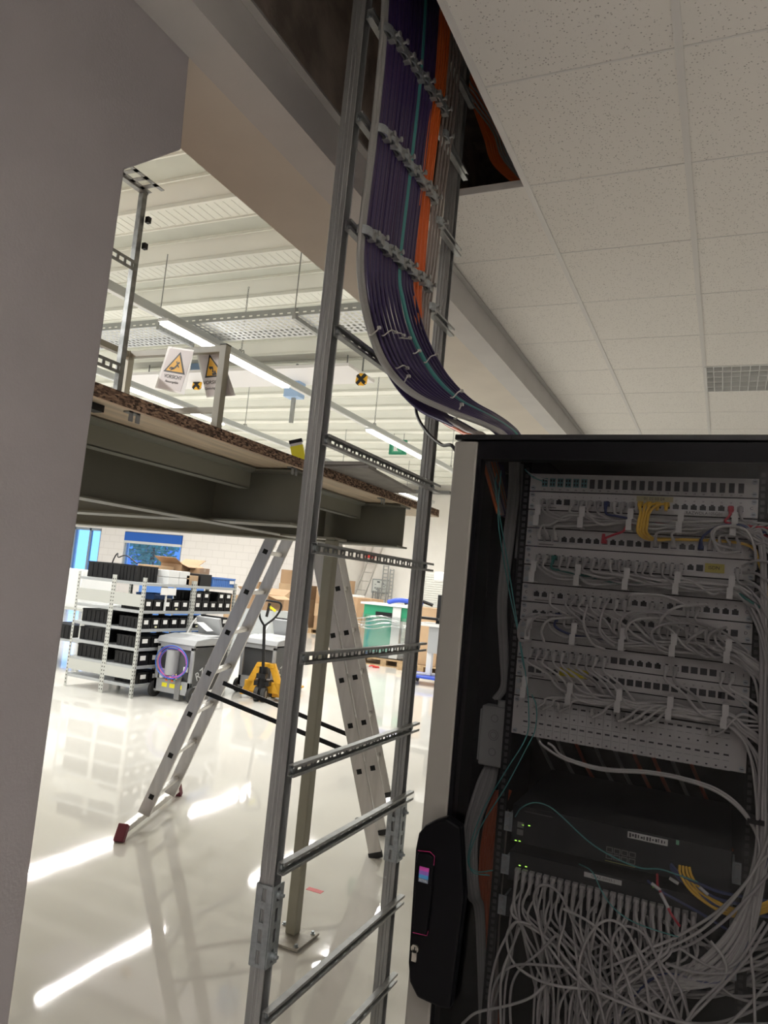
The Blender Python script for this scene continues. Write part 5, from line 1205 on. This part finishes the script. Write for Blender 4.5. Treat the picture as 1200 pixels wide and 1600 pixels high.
for k in range(6):
    q = k*5
    pc([(760+q*.7, 1195), (745+q, 1230), (728+q*.8, 1290), (726+q*.7, 1350), (733+q*.6, 1400), (745+q*.4, 1435)], [1.83, 1.80, 1.79, 1.79, 1.80, 1.83], .0048, cgreyb if k % 2 else cgrey, 'grey cable bowing left below the junction box', 'grey cables below the junction box', 'cable', 'data_cable', ends=[at(752+q*.3, 1640, Y=1.86)])
for k in range(6):
    q = k*4.5
    pc([(775+q, 1235), (762+q, 1270), (752+q*.9, 1330), (748+q*.8, 1400), (750+q*.7, 1470), (757+q*.7, 1540), (768+q*.6, 1640)], 1.85+.004*(k % 2), .0042, mat('deep_orange_cable', (.55, .10, .03), .4), 'orange cable running down the left inside of the cabinet', 'orange cables inside the cabinet', 'cable', 'data_cable')
for k in range(3):
    q = k*5
    pc([(782+q, 1265), (776+q, 1340), (770+q, 1420), (766+q, 1500), (764+q, 1640)], 1.84, .005, cbrown, 'taupe cable beside the orange ones inside the cabinet', 'taupe cables inside the cabinet', 'cable', 'data_cable')
for k in range(9):
    xx = 860+k*28; cc = [cgreyb, cgreyb, mat('deep_orange_cable', (.55, .10, .03), .4)][k % 3] if k not in (2, 5, 6) else mat('deep_orange_cable', (.55, .10, .03), .4)
    pc([(xx-30, 1130), (xx, 1195+k), (xx+22, 1230+k*3), (xx+45, 1275+k*4), (xx+60, 1330)], 2.15, .005, cc, ('orange' if cc is not cgreyb else 'grey')+' cable crossing the dark space behind the label panel', ('orange' if cc is not cgreyb else 'grey')+' cables in the dark space', 'cable', 'data_cable')
# ---------------------------------------------------------------- switches
swm = mat('switch_black_metal', (.011, .012, .015), .4, spec=.3); 
def switch(zc, h, lab, depth=.42, x1=.052):
    t = thing('network_switch', lab, 'network switch', (-.19, RY, zc-h/2))
    MB().box(-.415, .036, RY, RY+depth, zc-h/2, zc+h/2).build('chassis', swm, t, bevel=.001)
    for x in (-.432, .040):
        m = MB(); m.box(x, x+.014, RY-.002, RY, zc-.021, zc+.021); m.box(x+(.012 if x < 0 else -.002), x+(.018 if x < 0 else .002), RY-.002, RY+.05, zc-.021, zc+.021); e = m.build('mounting_ear', galv_blue, t)
        for z in (zc-.013, zc+.013): MB().cyl((x+.007, RY-.002, z), (x+.007, RY-.005, z), .0045, 12).build('screw', galv, e)
    return t
def led(t, x, z, w_=.0022): MB().box(x-w_, x+w_, RY-.0012, RY-.0002, z-.0008, z+.0008).build('indicator', ledg, t)
s1 = switch(-.508, .080, 'upper black switch with white label strip and eight open ports')
for px_, py_ in ((817, 1289), (827, 1290), (806, 1313), (812, 1314)): p = at(px_, py_, Y=RY); led(s1, p.x, p.z)
p = at(1012, 1307, Y=RY); M = Matrix.Translation((p.x, RY-.001, p.z-.004))
MB().box(-.040, .040, -.0008, 0, -.0065, .0065, M).build('label_strip', mat('label_white', (.62, .62, .60), .5), s1)
m = MB(); 
for k in range(13): m.box(-.037+k*.0058, -.037+k*.0058+rc.uniform(.002, .0045), -.0012, -.0009, -.004+rc.uniform(-.001, .002), .003+rc.uniform(-.002, .002), M)
m.build('label_print', textdark, s1)
p = at(1059, 1312, Y=RY); MB().box(p.x-.003, p.x+.003, RY-.0012, RY-.0002, p.z-.010, p.z-.001).build('status_mark', mat('pale_green_mark', (.2, .5, .3), .5), s1)
for r_ in range(2):
    for i in range(4):
        x = -.200+i*.0155; z = -.519-.0135*r_
        m = MB(); m.box(x-.0068, x+.0068, RY-.0012, RY-.0002, z-.0055, z+.0055); o = m.build('port', mat('switch_port_metal', (.20, .20, .19), .4, .5), s1); MB().box(x-.0052, x+.0052, RY-.0016, RY-.0013, z-.004, z+.004).build('opening', portdark, o)
MB().box(-.208, -.146, RY-.0012, RY-.0002, -.5435, -.5425).build('port_line', mat('yellow_green_line', (.35, .36, .08), .5), s1)
for i in range(2):
    x = -.395; z = -.510-.016*i; MB().box(x-.007, x+.007, RY-.0012, RY-.0002, z-.006, z+.006).build('port', mat('switch_port_metal', (.20, .20, .19), .4, .5), s1)
MB().box(-.388, -.325, RY-.001, RY-.0001, -.479, -.478).build('edge_glint', mat('edge_glint_grey', (.15, .15, .15), .4), s1)  # grey strip painting the light caught by the top edge
s2 = switch(-.602, .062, 'lower black switch full of grey patch cables, narrow white label strip')
for px_, py_ in ((812, 1352), (822, 1354), (808, 1375), (1023, 1362), (1029, 1363)): p = at(px_, py_, Y=RY); led(s2, p.x, min(p.z, -.573))
p = at(942, 1382, Y=RY); M = Matrix.Translation((p.x, RY-.001, -.581)); MB().box(-.040, .038, -.0008, 0, -.005, .005, M).build('label_strip', mat('label_white', (.62, .62, .60), .5), s2)
text('label_print', 'GRAZ-SW03-1', .008, textdark, frame(Vector((p.x, RY-.0022, -.581)), (1, 0, 0), (0, 0, 1)), s2, depth=.0001)
s3 = switch(-.690, .044, 'lowest black switch hidden behind the tangle of grey cables')
MB().box(-.402, -.388, RY-.0012, RY-.0002, -.705, -.680).build('port', mat('switch_port_metal', (.20, .20, .19), .4, .5), s3)
# uplink cables on the upper switch
for k in range(4):
    pc([(1062+k*5, 1352+k), (1063+k*6, 1366+k), (1078+k*5, 1390-k), (1105+k*4, 1412-k*2), (1140, 1430-k*4), (1170, 1432-k*4), (1210, 1420-k*5)], [1.71, 1.70]+[1.69]*5, .0028, cyellow, 'yellow patch cable plugged into the upper switch', 'yellow cables on the upper switch')
for k in range(3):
    pc([(1048, 1350+k*3), (1065, 1368+k*4), (1095, 1382+k*8), (1130, 1395+k*12), (1210, 1410+k*12)], [1.71, 1.70, 1.69, 1.69, 1.70], .0032, cblue, 'dark blue patch cable plugged into the upper switch', 'dark blue cables on the upper switch')
pc([(1012, 1376), (1032, 1392), (1068, 1412), (1100, 1430), (1140, 1455)], [1.70, 1.685, 1.68, 1.69, 1.70], .0028, cblue, 'dark blue patch cable with a white sleeve above the plug row', None)
pc([(1027, 1366), (1028, 1385), (1037, 1402), (1047, 1425), (1062, 1447)], [1.705, 1.68, 1.67, 1.665, 1.68], .0026, cred, 'red patch cable with a white sleeve right of the white label strip', None)
for a, b, Yv in (((1032, 1395), (1044, 1418), 1.664), ((1093, 1386), (1106, 1398), 1.684), ((1046, 1372), (1060, 1381), 1.690), ((1018, 1380), (1032, 1391), 1.676)):
    MB().cyl(at(*a, Y=Yv), at(*b, Y=Yv), .0034, 8).build('marker_sleeve', mat('label_white', (.62, .62, .60), .5), label='white marker sleeve on a coloured cable right of the lower switch label', cat='cable marker', group='white sleeves on coloured cables')
# the tangle below
tl = 'grey patch cable hanging in the tangle below the lower black switch'
for r_ in range(2):
    for i in range(24):
        x = -.392+i*.0158; z = -.606-.014*r_
        far = i/23
        dx = rc.uniform(-.03, .20) if far < .5 else rc.uniform(-.16, .08)
        y1 = RY-.030-rc.uniform(0, .03); 
        pts = [(x, RY-.012, z), (x+rc.uniform(-.003, .003), RY-.022, z-.018), (x+rc.uniform(-.012, .012), y1, z-.050-rc.uniform(0, .02)), (x+dx*.35, y1+rc.uniform(-.01, .012), -.715), (x+dx*.8, RY-.03+rc.uniform(-.03, .03), -.775), (x+dx*1.1, RY-.02+rc.uniform(-.03, .03), -.85), (x+dx, RY, -1.05)]
        c = cable('patch_cable', pts, .0028, cgrey if (i+r_) % 2 else cgrey2, 6, seg=6, label=tl, cat='patch cable', group='grey patch cables in the tangle')
        mb = MB(); mb.box(x-.0056, x+.0056, RY-.014, RY-.001, z-.005, z+.004); mb.tube([(x, RY-.014, z-.002), (x, RY-.020, z-.012), (x, RY-.023, z-.026)], [.005, .0045, .0034], 7); mb.build('plug', cgrey, c)
LOOPS = [[(842, 1440), (834, 1405), (842, 1385), (860, 1385), (880, 1405), (898, 1450), (918, 1500), (935, 1560), (950, 1620)],
 [(925, 1620), (906, 1560), (906, 1500), (925, 1455), (948, 1438), (972, 1446), (992, 1478), (1010, 1540), (1018, 1620)],
 [(968, 1620), (957, 1520), (956, 1475), (966, 1452), (985, 1448), (1010, 1465), (1035, 1520), (1070, 1620)],
 [(830, 1445), (806, 1441), (792, 1462), (800, 1500), (830, 1526), (870, 1540), (920, 1545), (965, 1542)],
 [(766, 1630), (768, 1560), (780, 1525), (806, 1508), (850, 1508), (890, 1513)], [(722, 1600), (745, 1582), (790, 1572), (830, 1558), (860, 1530)],
 [(763, 1630), (764, 1560), (775, 1500), (793, 1460), (806, 1440)], [(783, 1620), (783, 1530), (800, 1480), (812, 1450)], [(800, 1630), (797, 1560), (808, 1520), (840, 1490), (870, 1460)],
 [(1215, 1330), (1190, 1345), (1150, 1400), (1100, 1450), (1050, 1478), (1010, 1490)], [(1215, 1350), (1180, 1390), (1130, 1440), (1080, 1475), (1030, 1492)], [(1205, 1300), (1172, 1370), (1120, 1425), (1060, 1462), (1020, 1480)],
 [(1210, 1490), (1180, 1510), (1130, 1521), (1080, 1518), (1040, 1505)], [(1180, 1400), (1172, 1470), (1178, 1540), (1180, 1620)], [(1205, 1440), (1165, 1500), (1110, 1560), (1050, 1620)],
 [(880, 1420), (920, 1440), (950, 1470), (980, 1530), (1000, 1600)], [(860, 1450), (900, 1500), (960, 1550), (1020, 1590), (1060, 1640)], [(850, 1470), (900, 1530), (980, 1570), (1080, 1600), (1200, 1600)],
 [(1000, 1440), (1030, 1500), (1060, 1540), (1080, 1600)], [(985, 1465), (1020, 1520), (1045, 1570), (1080, 1640)], [(1215, 1560), (1150, 1590), (1100, 1600), (1040, 1590), (1000, 1560)],
 [(1215, 1520), (1170, 1570), (1120, 1620)], [(1215, 1590), (1180, 1620), (1170, 1660)], [(1110, 1470), (1132, 1500), (1130, 1530), (1090, 1570), (1070, 1600)], [(1060, 1480), (1110, 1510), (1150, 1505), (1195, 1440)]]
for k, L in enumerate(LOOPS):
    yv = [1.655+.012*((k*7+j*3) % 4)/3 for j in range(len(L))]
    pc(L, yv, .0029, cgrey2 if k % 2 else cgrey, 'grey patch cable looping over the front of the tangle below the lower switch', 'grey loops over the tangle')
for k in range(46):
    x0 = rc.uniform(790, 1160); y0 = rc.uniform(1445, 1540)
    if x0 > 1010: L = [(x0-60, y0-20), (x0-10, y0+18+rc.uniform(0, 10)), (x0+50, y0+26+rc.uniform(0, 12)), (x0+100, y0+18), (x0+150, y0-10)]
    else: dx = rc.uniform(-50, 70); L = [(x0, y0-30), (x0+dx*.3, y0+25), (x0+dx*.8, y0+90), (x0+dx*1.4, y0+170)]
    pc(L, [rc.uniform(1.69, 1.78) for _ in L], .0028, rc.choice((cgrey, cgrey2)), 'grey patch cable deep in the tangle below the lower switch', 'grey cables deep in the tangle')
MB().box(.058, .088, 1.655, 1.70, -.392, -.384).build('hook_and_loop_tie', blackpl, label='black wrap around the cable bunch at the right cabinet side', cat='cable tie')
